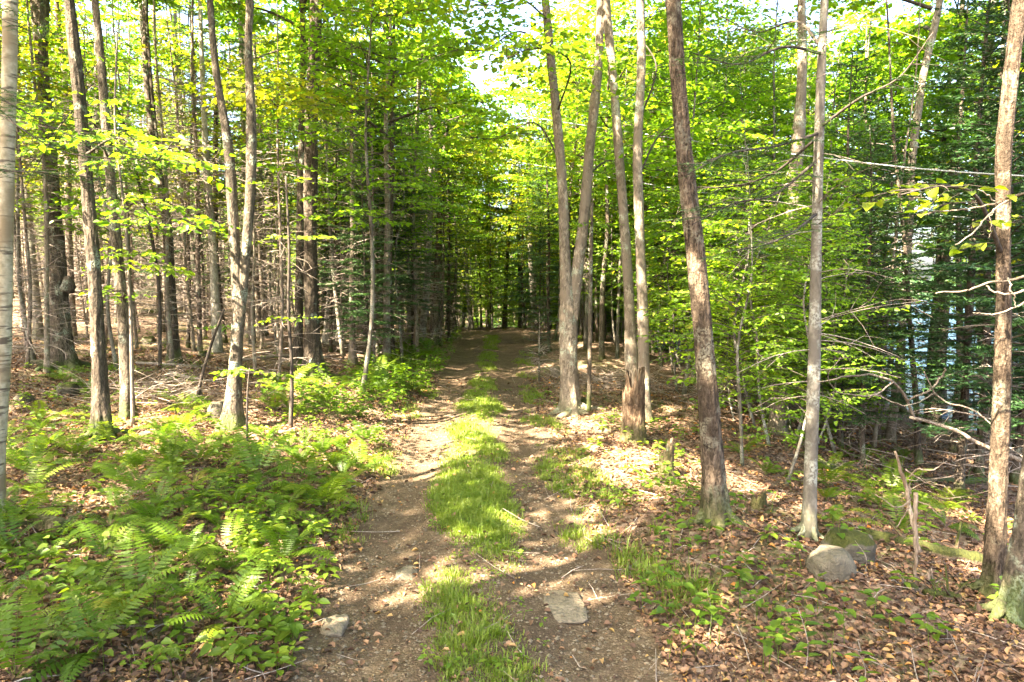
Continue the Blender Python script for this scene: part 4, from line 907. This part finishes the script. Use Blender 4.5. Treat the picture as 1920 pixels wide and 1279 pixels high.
# ------------------------------------------------------------------ ferns
def frond(mb, wood, az, L, lift, rng):
    n = 20; s = np.linspace(0, 1, n); e = lift - 1.25 * s ** 1.4
    d = np.stack([np.cos(e) * cos(az), np.cos(e) * sin(az), np.sin(e)], -1); ax = np.concatenate([[np.zeros(3)], np.cumsum(d[:-1] * L / (n - 1), 0)])
    tube(wood, ax, np.linspace(.003, .001, n), 3, caps=False)
    sd = norm(np.cross(d, [0, 0, 1.])); P_, D_, N_, S_, W_ = [], [], [], [], []
    rl = rng.random()
    sp = L / (n - 1)
    for i in range(4, n):
        t = s[i]; pl = L * .27 * (np.sin(pi * np.clip((t - .10) / .97, 0, 1)) ** .7) * (1 - .4 * t) + .006
        for sg in (1, -1):
            pd = norm(sd[i] * sg + d[i] * .42 + np.array([0, 0, -.12 + rng.normal() * .06])); b = ax[i]; k = int(np.clip(pl / .018, 3, 8)); nn = np.cross(pd, d[i]) * sg
            P_.append(b); D_.append(pd - np.array([0, 0, .12])); N_.append(nn + rng.normal(0, .1, 3)); S_.append(pl); W_.append(min(sp * .42, pl * .3))
            for j in range(4):
                f = (j + .8) / 5; pp = b + pd * pl * f - np.array([0, 0, .12 * pl * f * f]); sub = min(sp * .62, pl * .34) * (1 - .8 * f) + .003
                for s2 in (1, -1):
                    P_.append(pp); D_.append(d[i] * s2 + pd * .9); N_.append(nn + rng.normal(0, .12, 3)); S_.append(sub); W_.append(sub * .28)
    n_ = len(P_); N_ = np.array(N_); N_ = np.where(N_[:, 2:3] < 0, -N_, N_)
    V0 = np.array(P_); dr = norm(np.array(D_)); sdv = norm(np.cross(dr, N_)); S = np.array(S_)[:, None]
    W = np.array(W_)[:, None]
    V = np.stack([V0, V0 + dr * S * .3 + sdv * W, V0 + dr * S, V0 + dr * S * .3 - sdv * W], 1).reshape(-1, 3)
    mb.add(V, np.arange(4 * n_).reshape(-1, 4), None, np.repeat(np.clip(rl ** 1.3 * .85 + .15 * rng.random(n_), 0, 1), 4))
FERN = []
for k in range(5):
    rng = np.random.default_rng(300 + k); mb = MB(); wd = MB(); nf = 6 + k % 3
    for j in range(nf): frond(mb, wd, j * 2 * pi / nf + rng.normal() * .4, rng.uniform(.35, .85), rng.uniform(.55, 1.35), rng)
    FERN.append((mb.mesh('fronds', M['fern']), wd.mesh('stalks', M['fern'])))
FROOT = []
for k in range(5):
    o = thing('fern', 'fern', 'fern'); link('fronds', FERN[k][0], o); link('stalks', FERN[k][1], o); o['used'] = 0; FROOT.append(o)
def put_fern(x, y, s, label, group, rng):
    k = rng.integers(5); p = FROOT[k]; loc = (x, y, float(ground_z(x, y)) + .01)
    if not p['used']: p['used'] = 1; p.location = loc; p.scale = (s,) * 3; p['label'] = label; p['group'] = group
    else: copy_thing(p, loc, rng.uniform(0, 6.3), s, label, group, (rng.normal() * .08, rng.normal() * .08))
fr = np.random.default_rng(21)
def fern_label(label, g, z_):
    px = 960 + F * g[0] / g[1]
    size = 'large' if z_ > .85 else 'small' if z_ < .6 else 'mid-sized'
    if label == 'bed':
        row = 'along the bottom of the photo' if g[1] < 5.2 else 'in the middle of the fern bed' if g[1] < 7.5 else 'at the back of the fern bed'
        return f'{size} green fern {row}, ' + ('beside the birch' if px < 90 else 'below the dark maple' if px < 215 else 'below the brown maple' if px < 330 else 'below the forked maple' if px < 470 else 'below the lone dark sapling' if px < 580 else 'next to the track')
    return f'{size} green fern {label} ' + ('below the ' + min(LMX, key=lambda q: abs(q[0] - px))[1]) + (', farther off' if g[1] > 14 else '')
def fern_field(n, boxes, mind, sc, label, group):
    out = []
    for (x0, y0, x1, y1, w) in boxes:
        c = 0
        for _ in range(int(n * w) * 25):
            if c >= n * w: break
            g = G(fr.uniform(x0, x1), fr.uniform(y0, y1))
            if abs(g[0] - road_x(g[1])) < road_hw(g[1]) * 1.18 + .12: continue
            if any((g[0] - a) ** 2 + (g[1] - b) ** 2 < mind ** 2 for a, b in out): continue
            out.append((g[0], g[1])); c += 1; z_ = fr.uniform(*sc); put_fern(g[0], g[1], z_, fern_label(label, g, z_), group, fr)
fern_field(96, [(0, 830, 330, 1000, .28), (250, 830, 700, 960, .34), (180, 960, 560, 1180, .22), (0, 1000, 200, 1279, .08), (60, 690, 220, 830, .10), (300, 720, 560, 830, .08)], .32, (.4, .95), 'bed', 'ferns of the left bank')
fern_field(26, [(690, 640, 860, 740, .6), (520, 700, 720, 790, .4)], .5, (.8, 1.2), 'on the left verge', 'ferns along the far left verge')
fern_field(22, [(1540, 930, 1780, 1000, .45), (1360, 800, 1700, 930, .55)], .5, (.6, .9), 'on the right slope', 'ferns on the right slope')

# ------------------------------------------------------------------ stones
def boulder(name, label, px, py, w, h, mat, seed, dep=.9, sink=.25, flat=1.0, rot=0.0, n=26, m=18):
    rng = np.random.default_rng(seed); g = G(px, py + h * .5 * .9); d = g[1]; r = w / 2 / F * d; hz = h / F * d * flat
    V, Q = lump(1.0, rng, (1, 1, 1), n, m, .07); V = V + .06 * np.sin(V[:, [1, 2, 0]] * 4 + seed) + .03 * np.sin(V[:, [2, 0, 1]] * 9 + 2 * seed) + rng.normal(0, .014, V.shape); V = np.sign(V) * np.minimum(np.abs(V), .86 + .05 * np.sin(V[:, [1, 2, 0]] * 3))
    V = V * [r, r * dep, hz / (2 - 2 * sink) * 1.0]; mb = MB(); mb.add(V, Q); o = mb.build(name, M[mat], None, True, (g[0], g[1] + r * dep * .5, ground_z(g[0], g[1] + r * dep * .5) + hz * .5 - hz * sink))
    o.rotation_euler = (0, 0, rot); tag(o, label, 'rock'); return o
boulder('boulder', 'rounded grey boulder half buried in leaves below the grey fir', 1570, 1060, 94, 56, 'rock', 1, 1.0, .28)
boulder('boulder', 'dark boulder with a thick green moss cap behind the rounded grey one', 1602, 1028, 104, 62, 'mossy_rock', 2, .9, .15)
boulder('boulder', 'pale flat slab of stone lying behind the mossy boulder', 1600, 1012, 90, 26, 'pale_rock', 3, .8, .2)
boulder('rock', 'flat grey stone set in the right rut of the track', 1062, 1136, 98, 44, 'pale_rock', 4, 1.6, .46, .2)
boulder('rock', 'pale knobbly stone at the left edge of the near track', 622, 1168, 56, 40, 'pale_rock', 5, 1.5, .44, .45)
boulder('rock', 'low mossy stone flush with the left rut', 760, 1078, 48, 14, 'rock', 6, 1.4, .4, .8)
boulder('rock', 'white sunlit stone beside the small fir on the right verge', 1042, 697, 22, 26, 'pale_rock', 7)
boulder('rock', 'yellow mossy rock near the foot of the birch', 40, 745, 34, 20, 'mossy_rock', 8)
boulder('rock', 'mossy rock with a pale face between birch and dark maple', 122, 728, 44, 28, 'mossy_rock', 9)
boulder('rock', 'small pale rock leaning on the mossy rock', 140, 722, 20, 32, 'pale_rock', 10)
boulder('rock', 'tan rock among dry twigs left of the forked maple', 362, 738, 30, 30, 'rock', 11)
boulder('rock', 'brown rounded rock at the foot of the forked maple', 405, 768, 40, 36, 'rock', 12)
boulder('rock', 'grey rock on the slope behind the wavy maple', 303, 640, 22, 14, 'pale_rock', 13)
boulder('rock', 'green mossy rock on the slope below the white spruce', 378, 662, 18, 10, 'mossy_rock', 14)
boulder('rock', 'yellow mossy rock at the foot of a far maple', 276, 638, 26, 18, 'mossy_rock', 15)
boulder('rock', 'small mossy stone in leaves below the white broken stick', 1710, 1103, 34, 18, 'mossy_rock', 16)
boulder('rock', 'mossy stone by the twin-stemmed maple', 1092, 755, 30, 16, 'mossy_rock', 17)

# ------------------------------------------------------------------ logs, stumps, deadfall
def log(name, label, pts, r0, r1, mat, seed, cat='log', lift=.6, sides=12, rough=.08):
    rng = np.random.default_rng(seed); g = np.array([G(x, y) for x, y in pts]); base = g[0].copy(); rad = np.linspace(r0, r1, len(g)); g[:, 2] += rad * lift
    root = thing(name, label, cat, base)
    c = spline(np.concatenate([g - base, rad[:, None]], 1), 26); j = 1 + rng.normal(0, rough, (26, sides)) + rough * np.sin(np.linspace(0, 9, 26))[:, None]
    mb = MB(); tube(mb, c[:, :3], c[:, 3], sides, jit=j); mb.build('trunk', M[mat], root)
    w = MB(); 
    for _ in range(5):
        i = rng.integers(3, 23); dd = norm(rng.normal(0, 1, 3) * [1, 1, .3] + [0, 0, .9]); l = rng.uniform(.1, .35); tube(w, np.array([c[i, :3], c[i, :3] + dd * (c[i, 3] + l)]), [r1 * .3, r1 * .12], 5)
    w.build('branch_stubs', M[mat], root); return root
log('fallen_log', 'long thin fallen pole lying across the litter between the two left maples', [(330, 690), (460, 700), (592, 713)], .035, .05, 'bare_wood', 1)
log('fallen_log', 'dark fallen log high on the left slope behind the wavy maple', [(262, 590), (330, 594), (395, 603)], .16, .14, 'moss_log', 2)
log('fallen_log', 'pale broken log lying far up the slope behind the burled maple', [(118, 512), (150, 514)], .14, .13, 'bare_wood', 3)
log('fallen_log', 'thin grey fallen pole right of the wavy maple', [(255, 683), (330, 686), (420, 694)], .04, .03, 'dead_twig', 4)
log('fallen_log', 'long moss-covered log running down the right slope behind the boulders', [(1618, 1012), (1740, 1040), (1850, 1066)], .07, .08, 'moss_log', 5)
log('fallen_log', 'short mossy log lying in litter near the right edge', [(1735, 1118), (1795, 1128)], .035, .045, 'moss_log', 6)
log('fallen_log', 'dark log at the foot of the shaded right slope', [(1540, 880), (1700, 905), (1850, 905)], .08, .06, 'bark_dark', 7)
log('fallen_log', 'dark rotting log under ferns by the birch', [(0, 968), (60, 985), (120, 1000)], .08, .07, 'rotten_wood', 8)
log('fallen_log', 'thin bleached pole lying under the far dark trunks of the left slope', [(480, 672), (560, 668), (640, 676)], .04, .03, 'dead_twig', 9)

lr = np.random.default_rng(64)
DUP = {4: ' fallen pole, the higher of two, ', 7: ' fallen pole, the lower of two, '}
for k in range(9):
    x0, y0 = lr.uniform(60, 620), lr.uniform(605, 735); a_ = lr.normal() * .12; l_ = lr.uniform(60, 170); x1, y1 = x0 + l_, y0 + l_ * a_
    nm = min(LMX, key=lambda q: abs(q[0] - (x0 + x1) / 2))[1]
    log('fallen_log', ('short ' if l_ < 95 else 'long ' if l_ > 130 else '') + ['thin grey', 'bleached', 'dark rotten'][k % 3] + (' fallen pole in the litter, ' if k not in (4, 7) else DUP[k]) + ('far upslope' if y0 < 640 else 'midway' if y0 < 690 else 'close') + (' left of the ' if (x0 + x1) / 2 < min(LMX, key=lambda q: abs(q[0] - (x0 + x1) / 2))[0] else ' right of the ') + nm, [(x0, y0), ((x0 + x1) / 2, (y0 + y1) / 2 + 2), (x1, y1)], lr.uniform(.02, .05), lr.uniform(.015, .03), ['dead_twig', 'bare_wood', 'rotten_wood'][k % 3], 40 + k)
def snag(name, label, px, py, w, h, seed, mat='rotten_wood', hollow=True):
    rng = np.random.default_rng(seed); g = G(px, py); d = g[1]; r = w / 2 / F * d; H = h / F * d; root = thing(name, label, 'stump', (g[0], g[1], g[2] - .05))
    n, sd = 16, 34; a = np.linspace(0, 2 * pi, sd, endpoint=False); top = H * np.clip(.68 + .22 * np.sin(a + 2.6) + .10 * np.sin(3 * a + seed) + rng.normal(0, .10, sd), .3, 1.0)
    s = np.linspace(0, 1, n)[:, None]; z = s * top[None]; R = r * (1 + .35 * np.exp(-z / (.12 * H + .02)) - .1 * s + .08 * np.sin(3 * a[None] + seed) - .09 * np.abs(np.sin(5.5 * a[None] + .6 * np.sin(9 * z))) + rng.normal(0, .035, (n, sd)))
    V1 = np.stack([R * np.cos(a), R * np.sin(a), z], -1); R2 = R[::-1] * .68; V2 = np.stack([R2 * np.cos(a), R2 * np.sin(a), np.maximum(z[::-1] - .02, H * .18)], -1)
    V = np.concatenate([V1, V2]).reshape(-1, 3); i = np.arange(2 * n - 1)[:, None] * sd; j = np.arange(sd)[None]; j2 = (j + 1) % sd
    mb = MB(); mb.add(V, np.stack([i + j, i + j2, i + sd + j2, i + sd + j], -1).reshape(-1, 4)); mb.build('trunk', M[mat], root); return root, r, H
sg_, r_, H_ = snag('stump', 'tall hollow broken stump with splintered top in front of the sinuous maple', 1186, 828, 46, 150, 3)
snag('stump', 'short rotten stump left of the big near maple', 1250, 892, 30, 88, 5)
snag('stump', 'small crumbling brown stump behind the big near maple', 1424, 950, 30, 42, 6)
snag('stump', 'small splintered stub below the white broken stick', 1738, 1088, 20, 40, 7, 'bare_wood')

def dead_limb(name, label, cat, strands, d0, mat, seed, r=1.0, ground=True):
    """A deadfall of traced bare branches: strands = (pixels with width, depth offsets)."""
    rng = np.random.default_rng(seed); st0 = strands[0]; b = P(st0[0][0][0], st0[0][0][1], d0 + st0[1][0]); root = thing(name, label, cat, b)
    for k, (px, dd) in enumerate(strands):
        pts = np.array([np.r_[P(x, y, d0 + q) - b, w / 2 / F * (d0 + q) * r * .72] for (x, y, w), q in zip(px, dd)])
        c = spline(pts, 22); mb = MB(); tube(mb, c[:, :3] + np.cumsum(rng.normal(0, .005, (22, 3)), 0), np.maximum(.002, c[:, 3]), 7); mb.build('branch', M[mat], root)
    return root
dead_limb('dead_branch', 'long bare pale branch arching over the right slope to the edge tree', 'branch',
    [([(1925, 868, 12), (1850, 838, 11), (1790, 808, 10), (1706, 782, 8)], [0, .1, .2, .3]),
     ([(1716, 786, 8), (1700, 745, 8), (1680, 718, 7), (1650, 700, 6), (1590, 698, 5), (1528, 705, 3)], [.3, .3, .25, .2, .1, 0]),
     ([(1702, 752, 5), (1712, 742, 5), (1745, 725, 5), (1770, 700, 5), (1774, 684, 4)], [.3, .25, .2, .15, .1]),
     ([(1866, 835, 4), (1858, 806, 4), (1830, 775, 4), (1760, 744, 4), (1740, 715, 3), (1726, 688, 3)], [0, .05, .1, .15, .1, .1]),
     ([(1676, 716, 4), (1640, 732, 4), (1590, 730, 3), (1562, 722, 3), (1548, 700, 3), (1574, 660, 2)], [.25, .15, 0, -.05, -.1, -.15]),
     ([(1752, 738, 4), (1700, 760, 3), (1640, 742, 3), (1632, 746, 2)], [.15, .1, .1, .1])], 5.9, 'grey_twig', 1)
dead_limb('dead_branch', 'pale bare twigs reaching in from the right edge above the slope', 'branch',
    [([(1935, 360, 7), (1900, 372, 6), (1870, 385, 5), (1800, 400, 4), (1740, 415, 3)], [0, .1, .15, .2, .25]),
     ([(1905, 371, 5), (1870, 395, 5), (1830, 430, 4), (1790, 455, 3)], [.1, .05, 0, 0]),
     ([(1872, 386, 4), (1845, 362, 3), (1826, 356, 3)], [.15, .1, .1]), ([(1860, 392, 3), (1858, 420, 2), (1862, 440, 2)], [.15, .1, .1])], 4.7, 'grey_twig', 2)
dead_limb('dead_branch', 'forked bleached branch entering at the right edge halfway up', 'branch',
    [([(1935, 515, 8), (1890, 522, 7), (1850, 530, 6), (1810, 548, 5), (1760, 552, 3)], [0, .1, .15, .2, .25]),
     ([(1935, 540, 7), (1900, 548, 6), (1870, 545, 5), (1850, 530, 4)], [0, 0, .05, .1]),
     ([(1935, 560, 5), (1900, 575, 4), (1860, 590, 4), (1820, 592, 2)], [0, .05, .1, .1]), ([(1890, 523, 4), (1900, 540, 4), (1908, 560, 3), (1905, 580, 2)], [.1, 0, 0, 0])], 4.7, 'grey_twig', 3)
# broken white stick with bare twigs
sp_ = G(1716, 1098)
dead_limb('dead_sapling', 'bleached dead sapling snapped off with a white broken end on the right slope', 'dead tree',
    [([(1716, 1100, 8), (1712, 1030, 10), (1708, 960, 11), (1705, 918, 12)], [0, 0, 0, 0]),
     ([(1728, 1035, 10), (1716, 960, 11), (1700, 880, 9), (1688, 850, 6)], [.15, .15, .15, .15]),
     ([(1708, 935, 5), (1690, 948, 4), (1660, 945, 3), (1632, 930, 2)], [0, -.1, -.2, -.2]), ([(1708, 925, 5), (1700, 895, 4), (1714, 880, 4), (1740, 882, 3), (1764, 868, 2)], [0, 0, -.05, -.1, -.1]),
     ([(1712, 938, 4), (1735, 955, 3), (1750, 972, 2)], [0, -.1, -.1]), ([(1700, 880, 4), (1730, 905, 3), (1760, 910, 2), (1782, 912, 2)], [0, 0, 0, 0]), ([(1706, 945, 4), (1690, 965, 3), (1680, 975, 2)], [0, -.1, -.1])], sp_[1], 'bare_wood', 4)

# thin dark saplings standing alone on the left
def pole(label, pts, d=None, mat='dark_twig', tuft=None, seed=0, cat='sapling'):
    b = G(pts[0][0], pts[0][1]); d = b[1]; root = thing('sapling', label, cat, b)
    arr = np.array([np.r_[P(x, y, d) - b, w / 2 / F * d] for x, y, w in pts]); arr[0, :3] = [0, 0, -.04]; c = spline(arr, 30); mb = MB(); tube(mb, c[:, :3], c[:, 3], 7); mb.build('stem', M[mat], root)
    if tuft:
        rng = np.random.default_rng(seed + 900); L = [[], [], [], []]; w = MB()
        for px, py, ln in tuft:
            q = P(px, py, d) - b; i = np.argmin(np.abs(c[:, 2] - q[2])); leafy_branch(w, L, c[i, :3], math.atan2(0, q[0] - c[i, 0] + 1e-6) + rng.normal() * .4, ln, .15, rng, .09, .006, .4)
            leafy_branch(w, L, c[i, :3], rng.uniform(0, 6.3), ln * .7, .15, rng, .09, .006, .4)
        w.build('twigs', M['dark_twig'], root); m2 = MB(); flush(m2, L, rng, .75); m2.build('leaves', M['understory_leaf' if mat == 'dark_twig' else 'maple_leaf'], root)
    return root
pole('thin pale sapling standing in front of the brown maple', [(249, 795, 8), (247, 690, 7), (244, 560, 6), (236, 420, 5), (216, 240, 4), (220, 60, 3)], mat='twig', tuft=[(270, 500, .8), (300, 505, .6), (216, 255, .7), (225, 120, .8), (240, 380, .7)], seed=1)
pole('dark straight sapling between forked maple and stout maple', [(545, 800, 9), (547, 690, 7), (541, 590, 6), (542, 470, 5), (536, 330, 4)], tuft=[(520, 600, .3), (560, 440, .6), (560, 350, .7)], seed=2)
pole('slanting bare sapling crossing the litter left of the forked maple', [(366, 760, 7), (380, 700, 6), (398, 640, 5), (420, 580, 4)], tuft=[(410, 610, .2)], seed=3)
pole('thin leaning pole with a leafy tuft behind the dark maple', [(300, 690, 7), (296, 520, 6), (262, 350, 6), (205, 180, 5), (150, 120, 4)], tuft=[(250, 320, .7), (190, 160, .7), (280, 430, .6)], seed=4)
pole('leafy sapling in front of the forked maple foot', [(463, 850, 5), (463, 780, 4), (465, 720, 3), (468, 690, 2)], tuft=[(440, 700, .45), (480, 720, .4), (465, 695, .35)], seed=5)
pole('thin straight sapling right of the twin-stemmed maple', [(1104, 775, 9), (1106, 650, 8), (1108, 500, 7), (1110, 380, 5)], mat='bark_maple', tuft=[(1120, 420, .6)], seed=6)
pole('thin pole beside the pale crooked trunk', [(1440, 780, 10), (1438, 650, 9), (1433, 500, 8), (1428, 380, 6)], mat='bark_pale', tuft=[(1400, 560, .8), (1460, 640, .7), (1420, 470, .9), (1440, 700, .6)], seed=7)

# small fir on the right verge near the bend
def small_fir(label, px, py, H, reach, seed, mat='fir_needle'):
    g = G(px, py); root = thing('fir_tree', label, 'tree', g); lm, cm = conifer_crown('fir_crown', seed, H * .25, H, 26, reach, M[mat], w=.012, nl=.05, nstep=.04, step=.07)
    mb = MB(); tube(mb, [(0, 0, -.05), (0, 0, H * .5), (0, 0, H)], [.03, .02, .005], 7); mb.build('trunk', M['bark_pale'], root); link('limbs', lm, root); link('crown', cm, root)
    w = MB(); dead_branches(w, rr.uniform(.2, H * .45, 24), rr, lambda h: .5); w.build('dead_branches', M['dead_twig'], root)
small_fir('small bright fir with dead lower twigs on the right verge near the bend', 1011, 715, 1.9, .9, 400)
small_fir('little dark fir on the left slope beside the stout maple', 545, 640, 1.6, .9, 401)
small_fir('little fir left of the roadside ferns', 722, 640, 2.2, 1.0, 402)

# sprig in the right foreground
def sprig(label, px, py, H, seed, leaf=.11, n=11):
    rng = np.random.default_rng(seed); g = G(px, py); root = thing('seedling', label, 'plant', g); az = rng.uniform(.9, 1.7); c = spline(np.array([[0, 0, -.02], [.02, .03, H * .55], [.06 * cos(az), .18, H]]), 12)
    mb = MB(); tube(mb, c, np.linspace(.005, .0015, 12), 5); mb.build('stem', M['twig'], root)
    for j in range(n):
        i = 3 + int(8 * j / n); sgn = 1 if j % 2 else -1; d = np.array([[sgn * 1.0, rng.normal() * .35, .12]]); m2 = MB(); add_leaves(m2, c[i][None], d, np.array([[0, 0, 1.]]) + rng.normal(0, .2, (1, 3)), np.array([leaf * rng.uniform(.8, 1.15)]), .42, rng); m2.build('leaf', M['understory_leaf'], root)
sprig('young plant with paired pointed leaves at the bottom right', 1510, 1262, .34, 1)
sprig('plant with pale long leaves right of the near track edge', 1330, 1190, .25, 2, .10, 8)
sprig('broad-leaved seedling at the bottom edge right of the pointed plant', 1620, 1290, .16, 3, .09, 6)
sprig('low seedling standing alone in the litter near the right edge', 1775, 1205, .12, 4, .07, 5)
sprig('seedling with a yellow leaf growing over the rounded boulder', 1622, 1075, .2, 5, .07, 5)

# brush piles of dead twigs
def brush(label, px, py, r, n, seed, mat='dead_twig'):
    rng = np.random.default_rng(seed); g = G(px, py); root = thing('brush_pile', label, 'brush', g); mb = MB()
    for _ in range(n):
        a = rng.uniform(0, 6.3); q = np.array([rng.normal() * r * .5, rng.normal() * r * .4, rng.random() * r * .3]); l = rng.uniform(.3, 1.0) * r; d = np.array([cos(a), sin(a), rng.uniform(-.15, .55)])
        q[2] = max(q[2], .02); e = q + d * l; e[2] = max(e[2], .01); m_ = (q + e) / 2 + rng.normal(0, .05 * r, 3); m_[2] = max(.015, m_[2]); tube(mb, spline(np.array([q, m_, e]), 5), np.linspace(1, .4, 5) * rng.uniform(.002, .006), 4, r=rng.random(), caps=False)
    o = mb.build('twigs', M[mat], root); o['kind'] = 'stuff'
brush('grey brush pile of dead twigs left of the burled maple', 60, 668, 1.3, 90, 1)
brush('heap of bleached twigs in sunlight behind the thin sapling', 300, 752, 1.3, 110, 2)
brush('tangle of dead twigs behind the hollow stump', 1150, 735, 1.4, 90, 3)
brush('tangle of dark dead branches on the slope right of the grey fir', 1640, 915, 1.1, 36, 4, 'twig')
brush('thin dead branches scattered in the litter right of the stump', 1290, 760, 1.8, 80, 5)
brush('pile of dead branches beyond the thin saplings on the right', 1400, 720, 2.2, 80, 6)

# overhead wires
def cable(label, pts, r=.011):
    q = np.array([P(x, y, d) for x, y, d in pts]); c = spline(q, 60); b = c[0].copy(); mb = MB(); tube(mb, c - b, np.full(60, r), 6); o = mb.build('overhead_cable', M['wire'], None, True, b); tag(o, label, 'cable')
cable('upper grey overhead cable passing in front of the twin maples', [(300, 60, 34), (640, 140, 27), (870, 196, 22), (1010, 222, 19.5), (1150, 243, 17), (1400, 278, 13), (1560, 298, 11), (1740, 318, 9.5), (2000, 335, 8)])
cable('lower grey overhead cable crossing behind the upper one', [(500, 200, 40), (780, 262, 31), (960, 302, 26), (1100, 325, 22), (1190, 341, 20), (1400, 372, 16), (1700, 400, 13), (2000, 420, 11)], .012)
print('TRIS', sum(len(m.polygons) for m in bpy.data.meshes), 'objs', len(bpy.data.objects))
